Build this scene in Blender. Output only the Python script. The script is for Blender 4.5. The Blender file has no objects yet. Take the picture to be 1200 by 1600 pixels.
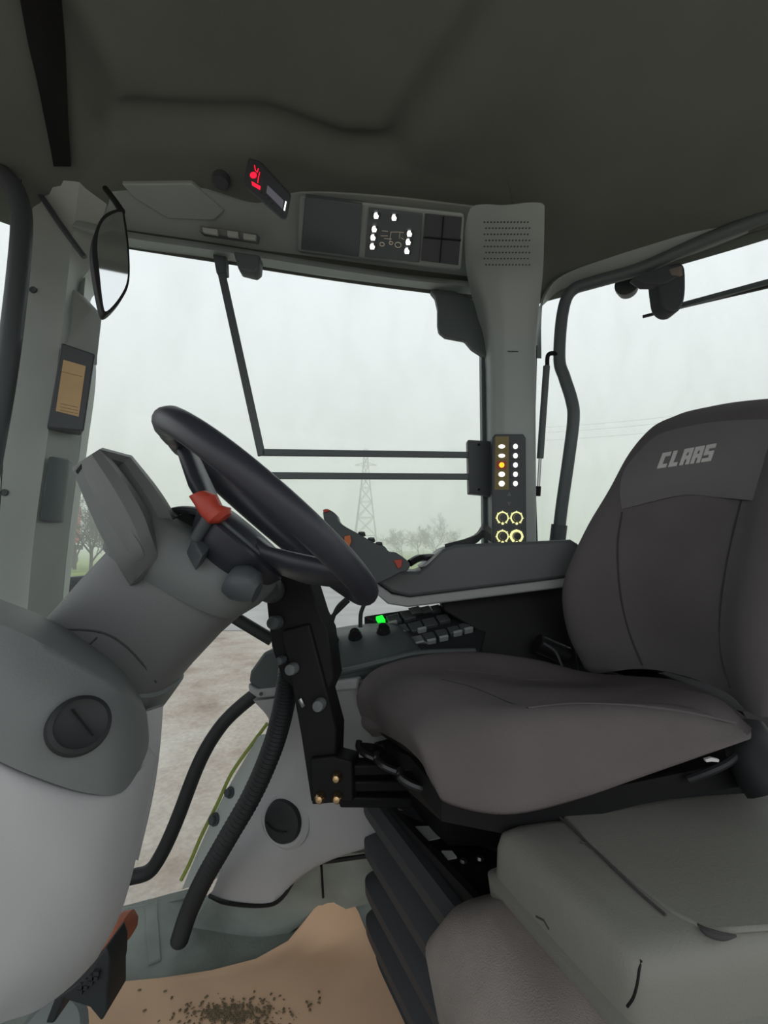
import bpy, bmesh, math, random
from mathutils import Vector, Matrix
from mathutils.bvhtree import BVHTree
random.seed(7)
V = Vector
# ------------------------------------------------------------ camera, sky, exposure
SC = bpy.context.scene
COL = SC.collection
CAM = V((0, 0, 0.90)); PITCH = math.radians(4.5); FPX = 700.0
cd = bpy.data.cameras.new('camera'); cam = bpy.data.objects.new('camera', cd); COL.objects.link(cam)
cam.location = CAM; cam.rotation_euler = (math.radians(90) + PITCH, 0, 0)
cd.sensor_fit = 'HORIZONTAL'; cd.sensor_width = 36; cd.lens = 36 * FPX / 1200; cd.clip_start = 0.02; cd.clip_end = 600
SC.camera = cam
w = bpy.data.worlds.new('overcast'); SC.world = w; w.use_nodes = True
nt = w.node_tree; bg = nt.nodes['Background']
tc = nt.nodes.new('ShaderNodeTexCoord'); sp = nt.nodes.new('ShaderNodeSeparateXYZ'); rp = nt.nodes.new('ShaderNodeValToRGB')
nt.links.new(tc.outputs['Generated'], sp.inputs[0]); nt.links.new(sp.outputs['Z'], rp.inputs[0]); nt.links.new(rp.outputs[0], bg.inputs[0])
rp.color_ramp.elements[0].position = 0.0; rp.color_ramp.elements[0].color = (0.83, 0.85, 0.86, 1)
rp.color_ramp.elements[1].position = 0.5; rp.color_ramp.elements[1].color = (0.86, 0.90, 0.92, 1)
bg.inputs[1].default_value = 1.14
SC.view_settings.view_transform = 'Standard'; SC.view_settings.look = 'None'
SC.view_settings.gamma = 1; SC.view_settings.use_curve_mapping = False
SC.view_settings.exposure = 0.02
SC.cycles.max_bounces = 16; SC.cycles.diffuse_bounces = 5; SC.cycles.volume_bounces = 14; SC.cycles.transparent_max_bounces = 12
SC.cycles.caustics_reflective = False; SC.cycles.caustics_refractive = False

# ------------------------------------------------------------ sight lines
CT, ST = math.cos(PITCH), math.sin(PITCH)
def ray(px, py):
    a = (px - 600) / FPX; v = (800 - py) / FPX
    return V((a, CT - v * ST, ST + v * CT))
def P(px, py, y):
    d = ray(px, py); return CAM + d * (y / d.y)
def PZ(px, py, z):
    d = ray(px, py); return CAM + d * ((z - CAM.z) / d.z)
def PL(px, py, p0, n):
    d = ray(px, py); return CAM + d * ((p0 - CAM).dot(n) / d.dot(n))
WN = V((0.24, -1, 0)).normalized()            # inward normal of the right-hand door wall
RN = V((-0.63, -1, 0)).normalized()           # inward normal of the rear corner glass
def PW(px, py, off=0.0): return PL(px, py, V((0, 1.36, 0)) + WN * off, WN)
def PR(px, py, off=0.0): return PL(px, py, V((0.606, 1.40, 0)) + RN * off, RN)
BK = V((0.97, 0.24, 0)).normalized(); RT = V((-0.24, 0.97, 0)).normalized()   # towards the rear of the cab, towards its right side

# ------------------------------------------------------------ materials
def mat(name, col, rough=0.6, metal=0.0, var=0.0, vscale=6, bump=0.0, bscale=300, emit=None, estr=0.0, spec=0.5, col2=None):
    m = bpy.data.materials.new(name); m.use_nodes = True; n = m.node_tree.nodes; l = m.node_tree.links
    b = n['Principled BSDF']; b.inputs['Roughness'].default_value = rough; b.inputs['Metallic'].default_value = metal
    b.inputs['Specular IOR Level'].default_value = spec
    c = (*col, 1); b.inputs['Base Color'].default_value = c
    if var or col2:
        t = n.new('ShaderNodeTexCoord'); z = n.new('ShaderNodeTexNoise'); z.inputs['Scale'].default_value = vscale; z.inputs['Detail'].default_value = 6
        r = n.new('ShaderNodeValToRGB'); l.new(t.outputs['Object'], z.inputs['Vector']); l.new(z.outputs[0], r.inputs[0]); l.new(r.outputs[0], b.inputs['Base Color'])
        c2 = col2 or tuple(x * (1 - var) for x in col)
        r.color_ramp.elements[0].position = 0.35; r.color_ramp.elements[0].color = (*c2, 1)
        r.color_ramp.elements[1].position = 0.65; r.color_ramp.elements[1].color = c
    if bump:
        t = n.new('ShaderNodeTexCoord'); z = n.new('ShaderNodeTexNoise'); z.inputs['Scale'].default_value = bscale; z.inputs['Detail'].default_value = 3
        k = n.new('ShaderNodeBump'); k.inputs['Strength'].default_value = bump; k.inputs['Distance'].default_value = 0.002
        l.new(t.outputs['Object'], z.inputs['Vector']); l.new(z.outputs[0], k.inputs['Height']); l.new(k.outputs[0], b.inputs['Normal'])
    if emit:
        b.inputs['Emission Color'].default_value = (*emit, 1); b.inputs['Emission Strength'].default_value = estr
    return m
M = {}
M['liner'] = mat('headliner_felt', (0.185, 0.205, 0.185), 0.95, var=0.10, vscale=4, bump=0.25, bscale=400, spec=0.1)
M['console'] = mat('overhead_plastic', (0.42, 0.475, 0.465), 0.6, bump=0.15, bscale=500)
M['pillar'] = mat('pillar_plastic', (0.50, 0.545, 0.52), 0.6, var=0.05, bump=0.12, bscale=500)
M['white'] = mat('light_grey_plastic', (0.44, 0.44, 0.45), 0.55, var=0.05, bump=0.1, bscale=500)
M['grey'] = mat('mid_grey_plastic', (0.16, 0.175, 0.175), 0.55, bump=0.2, bscale=500)
M['colgrey'] = mat('column_plastic', (0.155, 0.16, 0.163), 0.5, bump=0.15, bscale=500)
M['dark'] = mat('dark_plastic', (0.07, 0.08, 0.088), 0.5)
M['darkblue'] = mat('smoked_panel', (0.13, 0.155, 0.17), 0.4)
M['black'] = mat('black_metal', (0.009, 0.009, 0.010), 0.55, spec=0.25)
M['rubber'] = mat('black_rubber', (0.016, 0.018, 0.02), 0.6)
M['rim'] = mat('wheel_rim_leather', (0.032, 0.034, 0.046), 0.42)
M['bar'] = mat('dark_green_grey_bar', (0.11, 0.135, 0.14), 0.5)
M['fabric'] = mat('seat_fabric', (0.155, 0.138, 0.138), 0.95, var=0.12, vscale=9, bump=0.5, bscale=700, spec=0.1)
M['fabric2'] = mat('seat_fabric_side', (0.142, 0.130, 0.134), 0.95, var=0.1, vscale=9, bump=0.5, bscale=700, spec=0.1)
M['pad'] = mat('headrest_fabric', (0.18, 0.175, 0.185), 0.9, bump=0.5, bscale=700, spec=0.1)
M['brown'] = mat('worn_cushion_fabric', (0.34, 0.30, 0.28), 0.95, var=0.3, vscale=7, bump=0.5, bscale=600, spec=0.1)
M['shell'] = mat('passenger_plastic', (0.225, 0.225, 0.20), 0.5, var=0.08, bump=0.25, bscale=400)
M['bellow'] = mat('bellows_rubber', (0.045, 0.047, 0.053), 0.6)
M['mat'] = mat('floor_mat', (0.32, 0.36, 0.33), 0.6, var=0.3, vscale=9, bump=0.4, bscale=200)
M['brass'] = mat('yellow_zinc', (0.65, 0.45, 0.25), 0.3, metal=1.0)
M['steel'] = mat('steel', (0.5, 0.5, 0.5), 0.3, metal=1.0)
M['chromeblack'] = mat('gloss_black', (0.015, 0.015, 0.017), 0.2)
M['red'] = mat('red_orange_plastic', (0.50, 0.06, 0.035), 0.45)
M['orange'] = mat('orange_plastic', (0.62, 0.17, 0.05), 0.45)
M['pedalred'] = mat('faded_orange_rubber', (0.42, 0.13, 0.07), 0.7, var=0.3, vscale=30)
M['sticker'] = mat('amber_sticker', (0.66, 0.46, 0.24), 0.6, var=0.08, vscale=20)
M['ink'] = mat('faded_ink', (0.35, 0.23, 0.12), 0.7)
M['label'] = mat('white_label', (0.7, 0.7, 0.7), 0.6)
M['logo'] = mat('logo_thread', (0.60, 0.59, 0.58), 0.8)
M['seam'] = mat('seam_thread', (0.06, 0.056, 0.058), 0.9)
M['glowwhite'] = mat('lit_symbol', (0.8, 0.8, 0.8), 0.5, emit=(1, 0.97, 0.9), estr=1.6)
M['glowyellow'] = mat('lit_yellow_ring', (0.7, 0.7, 0.4), 0.5, emit=(1.0, 0.98, 0.45), estr=0.85)
M['glowamber'] = mat('lit_amber', (0.9, 0.6, 0.05), 0.5, emit=(1, 0.55, 0.02), estr=1.2)
M['glowred'] = mat('lit_red', (0.7, 0.02, 0.03), 0.5, emit=(1, 0.01, 0.04), estr=1.4)
M['glowgreen'] = mat('lit_green', (0.02, 0.7, 0.05), 0.5, emit=(0.01, 1, 0.04), estr=1.1)
M['khaki'] = mat('khaki_key_field', (0.20, 0.165, 0.07), 0.6, emit=(1, .8, .3), estr=0.02)
M['icon'] = mat('dim_symbol', (0.30, 0.27, 0.22), 0.5, emit=(1, .85, .65), estr=0.14)
M['lcd'] = mat('grey_display', (0.22, 0.21, 0.26), 0.3, emit=(.8, .8, 1), estr=0.05)
M['mirror'] = mat('mirror_glass', (0.80, 0.84, 0.85), 0.03, metal=1.0)
M['lime'] = mat('lime_door_seal', (0.36, 0.44, 0.10), 0.6)
M['redcloth'] = mat('red_paint', (0.5, 0.06, 0.05), 0.6)
M['bark'] = mat('bark', (0.05, 0.045, 0.035), 0.9)
M['twig'] = mat('twigs', (0.10, 0.10, 0.07), 0.9, var=0.3)
M['pylon'] = mat('galvanised_lattice', (0.10, 0.10, 0.10), 0.7)
M['hair'] = mat('grass', (0.30, 0.40, 0.10), 0.95, var=0.35, vscale=0.25)
M['key'] = mat('key_cap', (0.075, 0.082, 0.085), 0.35)
M['deck'] = mat('dark_deck_plastic', (0.085, 0.10, 0.10), 0.45, bump=0.15, bscale=500)
M['edge'] = mat('grey_edge_plastic', (0.36, 0.38, 0.375), 0.5)
M['arm'] = mat('armrest_plastic', (0.115, 0.125, 0.13), 0.55, bump=0.15, bscale=500)
M['kerb'] = mat('wet_asphalt', (0.42, 0.41, 0.40), 0.6, var=0.2, vscale=0.8)
# cardboard with soil spots
m = mat('cardboard', (0.92, 0.62, 0.405), 0.85, var=0.10, vscale=5); M['card'] = m
# glass: clear, faintly reflecting, a little dirty
m = bpy.data.materials.new('window_glass'); m.use_nodes = True; n = m.node_tree.nodes; l = m.node_tree.links; n.clear()
o_ = n.new('ShaderNodeOutputMaterial'); tr = n.new('ShaderNodeBsdfTransparent'); gl = n.new('ShaderNodeBsdfGlossy'); gl.inputs['Roughness'].default_value = 0.02
df = n.new('ShaderNodeBsdfDiffuse'); df.inputs[0].default_value = (.7, .7, .7, 1)
mx = n.new('ShaderNodeMixShader'); mx2 = n.new('ShaderNodeMixShader'); fr = n.new('ShaderNodeFresnel'); fr.inputs[0].default_value = 1.25
nz = n.new('ShaderNodeTexNoise'); nz.inputs['Scale'].default_value = 7; nz.inputs['Detail'].default_value = 8; mr = n.new('ShaderNodeMapRange')
mr.inputs[1].default_value = .45; mr.inputs[2].default_value = .9; mr.inputs[3].default_value = 0.0; mr.inputs[4].default_value = .05
tr.inputs[0].default_value = (.97, .985, .98, 1)
l.new(fr.outputs[0], mx.inputs[0]); l.new(tr.outputs[0], mx.inputs[1]); l.new(gl.outputs[0], mx.inputs[2])
l.new(nz.outputs[0], mr.inputs[0]); l.new(mr.outputs[0], mx2.inputs[0]); l.new(mx.outputs[0], mx2.inputs[1]); l.new(df.outputs[0], mx2.inputs[2]); l.new(mx2.outputs[0], o_.inputs[0])
M['glass'] = m
# gravel yard
m = bpy.data.materials.new('gravel_yard'); m.use_nodes = True; n = m.node_tree.nodes; l = m.node_tree.links; b = n['Principled BSDF']; b.inputs['Roughness'].default_value = .8
t = n.new('ShaderNodeTexCoord'); a1 = n.new('ShaderNodeTexNoise'); a1.inputs['Scale'].default_value = 1.1; a1.inputs['Detail'].default_value = 9; a1.inputs['Roughness'].default_value = .62
mp = n.new('ShaderNodeMapping'); mp.inputs['Scale'].default_value = (.8, .8, 1); l.new(t.outputs['Object'], mp.inputs[0]); l.new(mp.outputs[0], a1.inputs[0])
r = n.new('ShaderNodeValToRGB'); l.new(a1.outputs[0], r.inputs[0]); e = r.color_ramp.elements
e[0].position = .30; e[0].color = (.24, .17, .135, 1); e[1].position = .68; e[1].color = (.50, .46, .41, 1); x = e.new(.48); x.color = (.40, .34, .29, 1)
a2 = n.new('ShaderNodeTexNoise'); a2.inputs['Scale'].default_value = 25; a2.inputs['Detail'].default_value = 6; l.new(t.outputs['Object'], a2.inputs[0])
mxc = n.new('ShaderNodeMix'); mxc.data_type = 'RGBA'; mxc.blend_type = 'OVERLAY'; mxc.inputs[0].default_value = .35
l.new(r.outputs[0], mxc.inputs[6]); l.new(a2.outputs[0], mxc.inputs[7]); l.new(mxc.outputs[2], b.inputs['Base Color'])
M['gravel'] = m
m = bpy.data.materials.new('fog'); m.use_nodes = True; n = m.node_tree.nodes; n.clear(); o_ = n.new('ShaderNodeOutputMaterial'); vs = n.new('ShaderNodeVolumeScatter')
vs.inputs['Color'].default_value = (1, 1, 1, 1); vs.inputs['Density'].default_value = 0.015; vs.inputs['Anisotropy'].default_value = 0.3
m.node_tree.links.new(vs.outputs[0], o_.inputs['Volume']); M['fog'] = m

# ------------------------------------------------------------ object helpers
ROOT = {}
TREE = {}
def thing(name, label, cat, loc, group=None):
    o = bpy.data.objects.new(name, None); COL.objects.link(o); o.location = loc; o.empty_display_size = .05
    o['label'] = label; o['category'] = cat
    if group: o['group'] = group
    ROOT[o] = V(loc); return o
def make(name, verts, faces, material, parent=None, label=None, cat=None, kind=None, group=None, smooth=True, angle=40, bevel=0, seg=2, loc=None, sub=0):
    verts = [V(v) for v in verts]
    base = ROOT[parent] if parent else (V(loc) if loc is not None else V((0, 0, 0)))
    me = bpy.data.meshes.new(name); me.from_pydata([tuple(v - base) for v in verts], [], faces)
    bm = bmesh.new(); bm.from_mesh(me); bmesh.ops.remove_doubles(bm, verts=bm.verts, dist=1e-6); bmesh.ops.recalc_face_normals(bm, faces=bm.faces); bm.to_mesh(me); bm.free()
    me.materials.append(material)
    if smooth:
        me.shade_smooth(); me.set_sharp_from_angle(angle=math.radians(angle))
    o = bpy.data.objects.new(name, me); COL.objects.link(o)
    if parent: o.parent = parent
    elif loc is not None: o.location = loc
    ROOT[o] = base
    if label: o['label'] = label
    if cat: o['category'] = cat
    if kind: o['kind'] = kind
    if group: o['group'] = group
    if bevel:
        b = o.modifiers.new('bevel', 'BEVEL'); b.width = bevel; b.segments = seg; b.limit_method = 'ANGLE'; b.angle_limit = math.radians(35); b.harden_normals = False
        me.shade_smooth(); me.set_sharp_from_angle(angle=math.radians(60))
    if sub:
        s = o.modifiers.new('subdivision', 'SUBSURF'); s.levels = sub; s.render_levels = sub
    TREE[o] = (verts, faces)
    return o
class G:                                          # collects shapes for ONE mesh
    def __init__(s): s.v = []; s.f = []
    def add(s, vf):
        k = len(s.v); s.v += [V(x) for x in vf[0]]; s.f += [[i + k for i in f] for f in vf[1]]; return s
    def make(s, name, m, parent=None, **k): return make(name, s.v, s.f, m, parent, **k)
def prism(pts, vec):                              # outline + thickness
    n = len(pts); vec = V(vec); v = list(pts) + [p + vec for p in pts]
    return v, [list(range(n)), list(range(2 * n - 1, n - 1, -1))] + [[i, (i + 1) % n, n + (i + 1) % n, n + i] for i in range(n)]
def boxv(c, ax, ay, az):                          # centre, three half-axes
    c = V(c); ax, ay, az = V(ax), V(ay), V(az)
    v = [c + ax * i + ay * j + az * k for i in (-1, 1) for j in (-1, 1) for k in (-1, 1)]
    return v, [[0, 1, 3, 2], [4, 6, 7, 5], [0, 4, 5, 1], [2, 3, 7, 6], [0, 2, 6, 4], [1, 5, 7, 3]]
def cr(p0, p1, p2, p3, t):
    return 0.5 * ((2 * p1) + (p2 - p0) * t + (2 * p0 - 5 * p1 + 4 * p2 - p3) * t * t + (3 * p1 - p0 - 3 * p2 + p3) * t ** 3)
def spline(pts, n, closed=False):
    pts = [V(p) for p in pts]; out = []; L = len(pts)
    for i in range(L if closed else L - 1):
        if closed: q = [pts[(i + k) % L] for k in (-1, 0, 1, 2)]
        else: q = [pts[i - 1] if i else 2 * pts[0] - pts[1], pts[i], pts[i + 1], pts[i + 2] if i + 2 < L else 2 * pts[-1] - pts[-2]]
        out += [cr(*q, k / n) for k in range(n)]
    if not closed: out.append(pts[-1])
    return out
def frames(pts, closed=False):
    n = len(pts); T = []
    for i in range(n):
        a = pts[i - 1] if (i or closed) else pts[0]; b = pts[(i + 1) % n] if (i < n - 1 or closed) else pts[-1]
        T.append((b - a).normalized())
    u = T[0].orthogonal().normalized(); out = []
    for i in range(n):
        u = (u - T[i] * u.dot(T[i])).normalized(); out.append((u.copy(), T[i].cross(u)))
    return out
def tube(pts, r, seg=10, closed=False, flat=1.0):
    pts = [V(p) for p in pts]; n = len(pts); fr_ = frames(pts, closed); rr = r if isinstance(r, (list, tuple)) else [r] * n
    v = []; f = []
    for i in range(n):
        for k in range(seg):
            a = 2 * math.pi * k / seg; v.append(pts[i] + (fr_[i][0] * math.cos(a) + fr_[i][1] * math.sin(a) * flat) * rr[i])
    for i in range(n if closed else n - 1):
        j = (i + 1) % n
        for k in range(seg): f.append([i * seg + k, i * seg + (k + 1) % seg, j * seg + (k + 1) % seg, j * seg + k])
    if not closed: f += [list(range(seg)), [(n - 1) * seg + k for k in range(seg)]]
    return v, f
def bar(pts, w, h, up):                            # rectangular section swept along points
    up = V(up).normalized(); v = []; f = []; n = len(pts)
    for i in range(n):
        a = pts[max(i - 1, 0)]; b = pts[min(i + 1, n - 1)]; t = (b - a).normalized(); s = t.cross(up).normalized(); u = s.cross(t)
        v += [pts[i] + s * w / 2 * a_ + u * h / 2 * b_ for a_, b_ in ((-1, -1), (1, -1), (1, 1), (-1, 1))]
    for i in range(n - 1):
        for k in range(4): f.append([i * 4 + k, i * 4 + (k + 1) % 4, i * 4 + 4 + (k + 1) % 4, i * 4 + 4 + k])
    return v, f + [[0, 1, 2, 3], [n * 4 - 4, n * 4 - 3, n * 4 - 2, n * 4 - 1]]
def rings(rs, seg=32, cap=True):                   # (centre, half-axis a, half-axis b, squareness)
    v = []; f = []
    for c, a, b, e in rs:
        for k in range(seg):
            t = 2 * math.pi * k / seg; x, y = math.cos(t), math.sin(t)
            x = math.copysign(abs(x) ** e, x); y = math.copysign(abs(y) ** e, y); v.append(V(c) + V(a) * x + V(b) * y)
    for i in range(len(rs) - 1):
        for k in range(seg): f.append([i * seg + k, i * seg + (k + 1) % seg, (i + 1) * seg + (k + 1) % seg, (i + 1) * seg + k])
    if cap: f += [list(range(seg)), [(len(rs) - 1) * seg + k for k in range(seg)]]
    return v, f
def ring_v(v, seg, n, cap=True):
    f = [[i * seg + k, i * seg + (k + 1) % seg, (i + 1) * seg + (k + 1) % seg, (i + 1) * seg + k] for i in range(n - 1) for k in range(seg)]
    return v, f + ([list(range(seg)), [(n - 1) * seg + k for k in range(seg)]] if cap else [])
def grid(ctrl, su=6, sv=6, cyc=False):             # rows of control points -> smooth patch; cyc closes each row into a loop
    rows = [spline(r, sv, cyc) for r in ctrl]; w = len(rows[0])
    cols = [spline([r[k] for r in rows], su) for k in range(w)]
    h = len(cols[0]); v = [cols[k][i] for i in range(h) for k in range(w)]; f = []
    for i in range(h - 1):
        for k in range(w if cyc else w - 1): f.append([i * w + k, i * w + (k + 1) % w, (i + 1) * w + (k + 1) % w, (i + 1) * w + k])
    if cyc: f += [list(range(w)), [(h - 1) * w + k for k in range(w)]]
    return v, f
def thick(vf, vec, w, h):                          # patch -> solid of given thickness (w columns, h rows)
    v, f = vf; n = len(v); v2 = v + [p + V(vec) for p in v]; f2 = f + [[i + n for i in q][::-1] for q in f]
    edge = list(range(w)) + [i * w + w - 1 for i in range(1, h)] + [(h - 1) * w + k for k in range(w - 2, -1, -1)] + [i * w for i in range(h - 2, 0, -1)]
    return v2, f2 + [[edge[i], edge[(i + 1) % len(edge)], edge[(i + 1) % len(edge)] + n, edge[i] + n] for i in range(len(edge))]
def patch(ctrl, vec, su=6, sv=6):
    w = (len(ctrl[0]) - 1) * sv + 1; h = (len(ctrl) - 1) * su + 1
    return thick(grid(ctrl, su, sv), vec, w, h)
_bvh = {}
def onto(o, px, py):                               # where the sight line meets an object already built: point, normal towards the camera
    if o not in _bvh: _bvh[o] = BVHTree.FromPolygons([tuple(v) for v in TREE[o][0]], TREE[o][1])
    d = ray(px, py).normalized(); h = _bvh[o].ray_cast(CAM, d)
    if h[0] is None:
        h = _bvh[o].find_nearest(P(px, py, 1.0))
    n_ = h[1]
    return h[0], (n_ if n_.dot(d) < 0 else -n_)
def slab_on(o, pts, off=0.002, th=0.004, out=0.0):  # outline laid on an object's surface, as a plate of thickness off+th
    hs = [onto(o, *p) for p in pts]; nn = sum((h[1] for h in hs), V()).normalized(); c = sum((h[0] for h in hs), V()) / len(hs)
    top = [h[0] + nn * (off - 0.65 * (h[0] - c).dot(nn) * 0) for h in hs]
    return prism(top, -nn * (off + th))
def plate_on(o, pts, off=0.002, th=0.004):          # same but flattened on its mean plane
    hs = [onto(o, *p) for p in pts]; nn = sum((h[1] for h in hs), V()).normalized(); c = sum((h[0] for h in hs), V()) / len(hs) + nn * off
    return prism([PL(p[0], p[1], c, nn) for p in pts], -nn * (off + th))
def disc(c, n_, prof, seg=28):                      # lathe: (radius, height along n)
    n_ = V(n_).normalized(); a = n_.orthogonal().normalized(); b = n_.cross(a)
    return rings([(c + n_ * h, a * max(r_, 1e-4), b * max(r_, 1e-4), 1) for r_, h in prof], seg)
def arc(c, n_, R_, r_, a0, a1, ref, k=20, seg=6):
    n_ = V(n_).normalized(); a = (V(ref) - n_ * V(ref).dot(n_)).normalized(); b = n_.cross(a)
    return tube([c + (a * math.cos(t) + b * math.sin(t)) * R_ for t in [a0 + (a1 - a0) * i / k for i in range(k + 1)]], r_, seg)
def S(name, vf, m, **k): return make(name, vf[0], vf[1], m, kind='structure', **k)

# ============================================================ OUTSIDE
GZ = -1.3
S('ground', ([V((-200, 1.9, GZ)), V((200, 1.9, GZ)), V((200, 240, GZ)), V((-200, 240, GZ)), V((-200, -60, GZ - .0)), V((200, -60, GZ))], [[0, 1, 2, 3], [4, 5, 1, 0]]), M['gravel'])
S('road', boxv((0, 23, GZ + .012), (200, 0, 0), (0, 11, 0), (0, 0, .012)), M['kerb'], smooth=False)
mk = boxv((0, 134, GZ + .035), (200, 0, 0), (0, 100, 0), (0, 0, .03))
make('grass_field', mk[0], mk[1], M['hair'], label='flat green field fading into the fog', cat='grass', kind='stuff', smooth=False)
fg = boxv((0, 85, 12), (160, 0, 0), (0, 63, 0), (0, 0, 13.2))
make('fog_bank', fg[0], fg[1], M['fog'], label='pale fog over the field', cat='fog', kind='stuff', smooth=False)

def branchy(rng, base, h, r, spread, depth, gt, gl_, first=1.0):
    def go(p, d, L, rr, lev):
        n_ = 3; pts = [p]
        for i in range(n_):
            d = (d + V((rng.uniform(-.18, .18), rng.uniform(-.18, .18), rng.uniform(-.05, .15)))).normalized(); pts.append(pts[-1] + d * L / n_)
        (gt if lev < 2 else gl_).add(tube(pts, [max(rr, .016) * (1 - .35 * i / n_) for i in range(n_ + 1)], 5 if lev < 2 else 3))
        if lev < depth:
            for i in range(4 if lev else 5):
                q = pts[1 + rng.randrange(n_)]; a = rng.uniform(0, 6.28); t = spread * rng.uniform(.6, 1.1)
                nd = (d * math.cos(t) + (d.orthogonal().normalized() * math.cos(a) + d.cross(d.orthogonal().normalized()) * math.sin(a)) * math.sin(t)).normalized()
                go(q, nd, L / (first if lev == 0 else 1) * rng.uniform(.52, .75), rr * .52, lev + 1)
    go(base, V((0, 0, 1)), h * first, r, 0)
def tree(name, label, loc, h, spread, seed, group, depth=5, r=.17, first=.5):
    rng = random.Random(seed); t_ = thing(name, label, 'tree', loc, group); a, b = G(), G()
    branchy(rng, V(loc), h * .5, r, spread, depth, a, b, first)
    a.make('trunk', M['bark'], t_); b.make('crown', M['twig'], t_); return t_
trees_left = [(-26.0, 40, 9.0, 'bare tree beyond the road, furthest left, next to the pale pillar'), (-24.2, 40.5, 8.0, 'bare bushy tree beyond the road, between pillar and instrument hood'),
              (-29.5, 43, 10.0, 'taller bare tree beyond the road, mostly behind the pale pillar')]
for i, (x, y, h, lb) in enumerate(trees_left): tree('bare_tree', lb, (x, y, GZ + .07), h, .8, 11 + i, 'bare trees at the left edge of the field')
for i, (x, y, h) in enumerate([(3.5, 84, 7.5), (6.8, 88, 7.5), (9.8, 85, 8.2), (13.4, 90, 7.5)]):
    tree('hedge_tree', ['faint bare tree left in the row seen above the joystick', 'faint low tree second from left in the distant row', 'faint broad tree third from left in the distant row', 'faint tree at the right end of the distant row, above the armrest'][i],
         (x, y, GZ + .07), h, .85, 31 + i, 'row of trees in the fog', 5, .13)
# red vehicle far off
t_ = thing('farm_trailer', 'blurred red vehicle body beside the bare trees', 'trailer', (-33.0, 47, GZ))
G().add(boxv((-33.4, 47, GZ + 4.6), (.9, 0, 0), (0, 1, 0), (0, 0, 2.0))).make('body', M['redcloth'], t_, bevel=.15)
G().add(boxv((-33.0, 47, GZ + 2.2), (1.0, 0, 0), (0, .8, 0), (0, 0, .25))).make('chassis', M['black'], t_)
for sx in (-.7, .7): G().add(disc(V((-33.0 + sx, 46.1, GZ + 1.0)), V((0, -1, 0)), [(.1, 0), (1.0, 0), (1.0, .35), (.1, .35)])).make('wheel', M['rubber'], t_)
# pylon
b0 = V((-4.6, 112, GZ + .07)); t_ = thing('electricity_pylon', 'faint lattice electricity pylon standing in the fog', 'pylon', b0)
H = 27.0; g = G(); lv = [0, 5, 9.5, 13.5, 17, 20, 22.5, 25, H]
def pw(z): return 2.9 * (1 - z / H) ** 1.25 + .35
co = lambda z, k: b0 + V((pw(z) * (1, 1, -1, -1)[k], pw(z) * (1, -1, -1, 1)[k], z))
for k in range(4): g.add(tube([co(z, k) for z in lv], .17, 4))
g.make('leg_frame', M['pylon'], t_); g = G()
for i in range(len(lv) - 1):
    for k in range(4):
        g.add(tube([co(lv[i], k), co(lv[i + 1], (k + 1) % 4)], .09, 4)); g.add(tube([co(lv[i], (k + 1) % 4), co(lv[i + 1], k)], .09, 4)); g.add(tube([co(lv[i], k), co(lv[i], (k + 1) % 4)], .08, 4))
g.make('bracing', M['pylon'], t_)
for z, L in ((19.5, 3.6), (22.8, 2.8), (25.6, 2.0)):
    G().add(tube([b0 + V((-L, 0, z)), b0 + V((0, 0, z + .8)), b0 + V((L, 0, z))], .1, 4)).add(tube([b0 + V((-L, 0, z)), b0 + V((L, 0, z))], .1, 4)).make('crossarm', M['pylon'], t_)
for i, (ya, yb, la) in enumerate(((668, 622, 'uppermost'), (676, 632, 'middle'), (688, 646, 'lowest'))):
    a = P(850, ya, 75); b = P(1250, yb, 52); vv, ff = tube([a.lerp(b, k / 12) - V((0, 0, math.sin(math.pi * k / 12) * .5)) for k in range(13)], .02, 5)
    make('power_line', vv, ff, M['pylon'], label=f'thin overhead power line seen through the rear glass, {la} of the three', cat='cable', group='power lines in the fog', loc=a)
# black fender with pale band outside the pillar foot
t_ = thing('front_fender', 'black rounded fender outside the glass at the foot of the pale pillar', 'fender', P(96, 962, 1.75))
fr0 = P(92, 950, 1.75)
vv = patch([[P(55, 915, 1.7), P(80, 904, 1.72), P(103, 908, 1.75), P(122, 930, 1.8)], [P(55, 940, 1.7), P(80, 935, 1.7), P(103, 937, 1.73), P(122, 945, 1.8)], [P(50, 975, 1.72), P(80, 972, 1.72), P(103, 972, 1.75), P(120, 972, 1.8)]], (0, .25, 0))
make('shell', *vv, M['rubber'], t_)
make('band', *tube([P(60, 944, 1.69), P(84, 940, 1.69), P(108, 939, 1.72)], .006, 8), M['steel'], t_, label='pale strip')

make('stay', *tube([P(70, 955, 1.85), V((-1.62, 1.98, .3)), V((-1.75, 2.0, -.68))], .03, 8), M['black'], t_)
make('tyre', *disc(V((-1.78, 1.95, GZ + .62)), V((0, 1, 0)), [(.30, 0), (.34, -.12), (.57, -.16), (.62, -.12), (.62, .12), (.57, .16), (.34, .12), (.30, 0)], 40), M['rubber'], t_)
make('wheel_disc', *disc(V((-1.78, 1.95, GZ + .62)), V((0, 1, 0)), [(.001, -.02), (.31, -.06), (.31, .06), (.001, .05)], 30), M['edge'], t_)

# ============================================================ CAB SHELL
# floor
fl = [V((-1.35, -.5, 0)), V((1.2, -.5, 0)), V((1.2, 1.06, 0)), V((.56, 1.44, 0)), V((.3, 1.40, 0)), PW(195, 1400, .0), V((-.78, 1.16, 0)), V((-1.35, 1.0, 0))]
fl[5].z = 0
S('floor', prism(fl, (0, 0, -.06)), M['mat'], bevel=.008)
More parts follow.
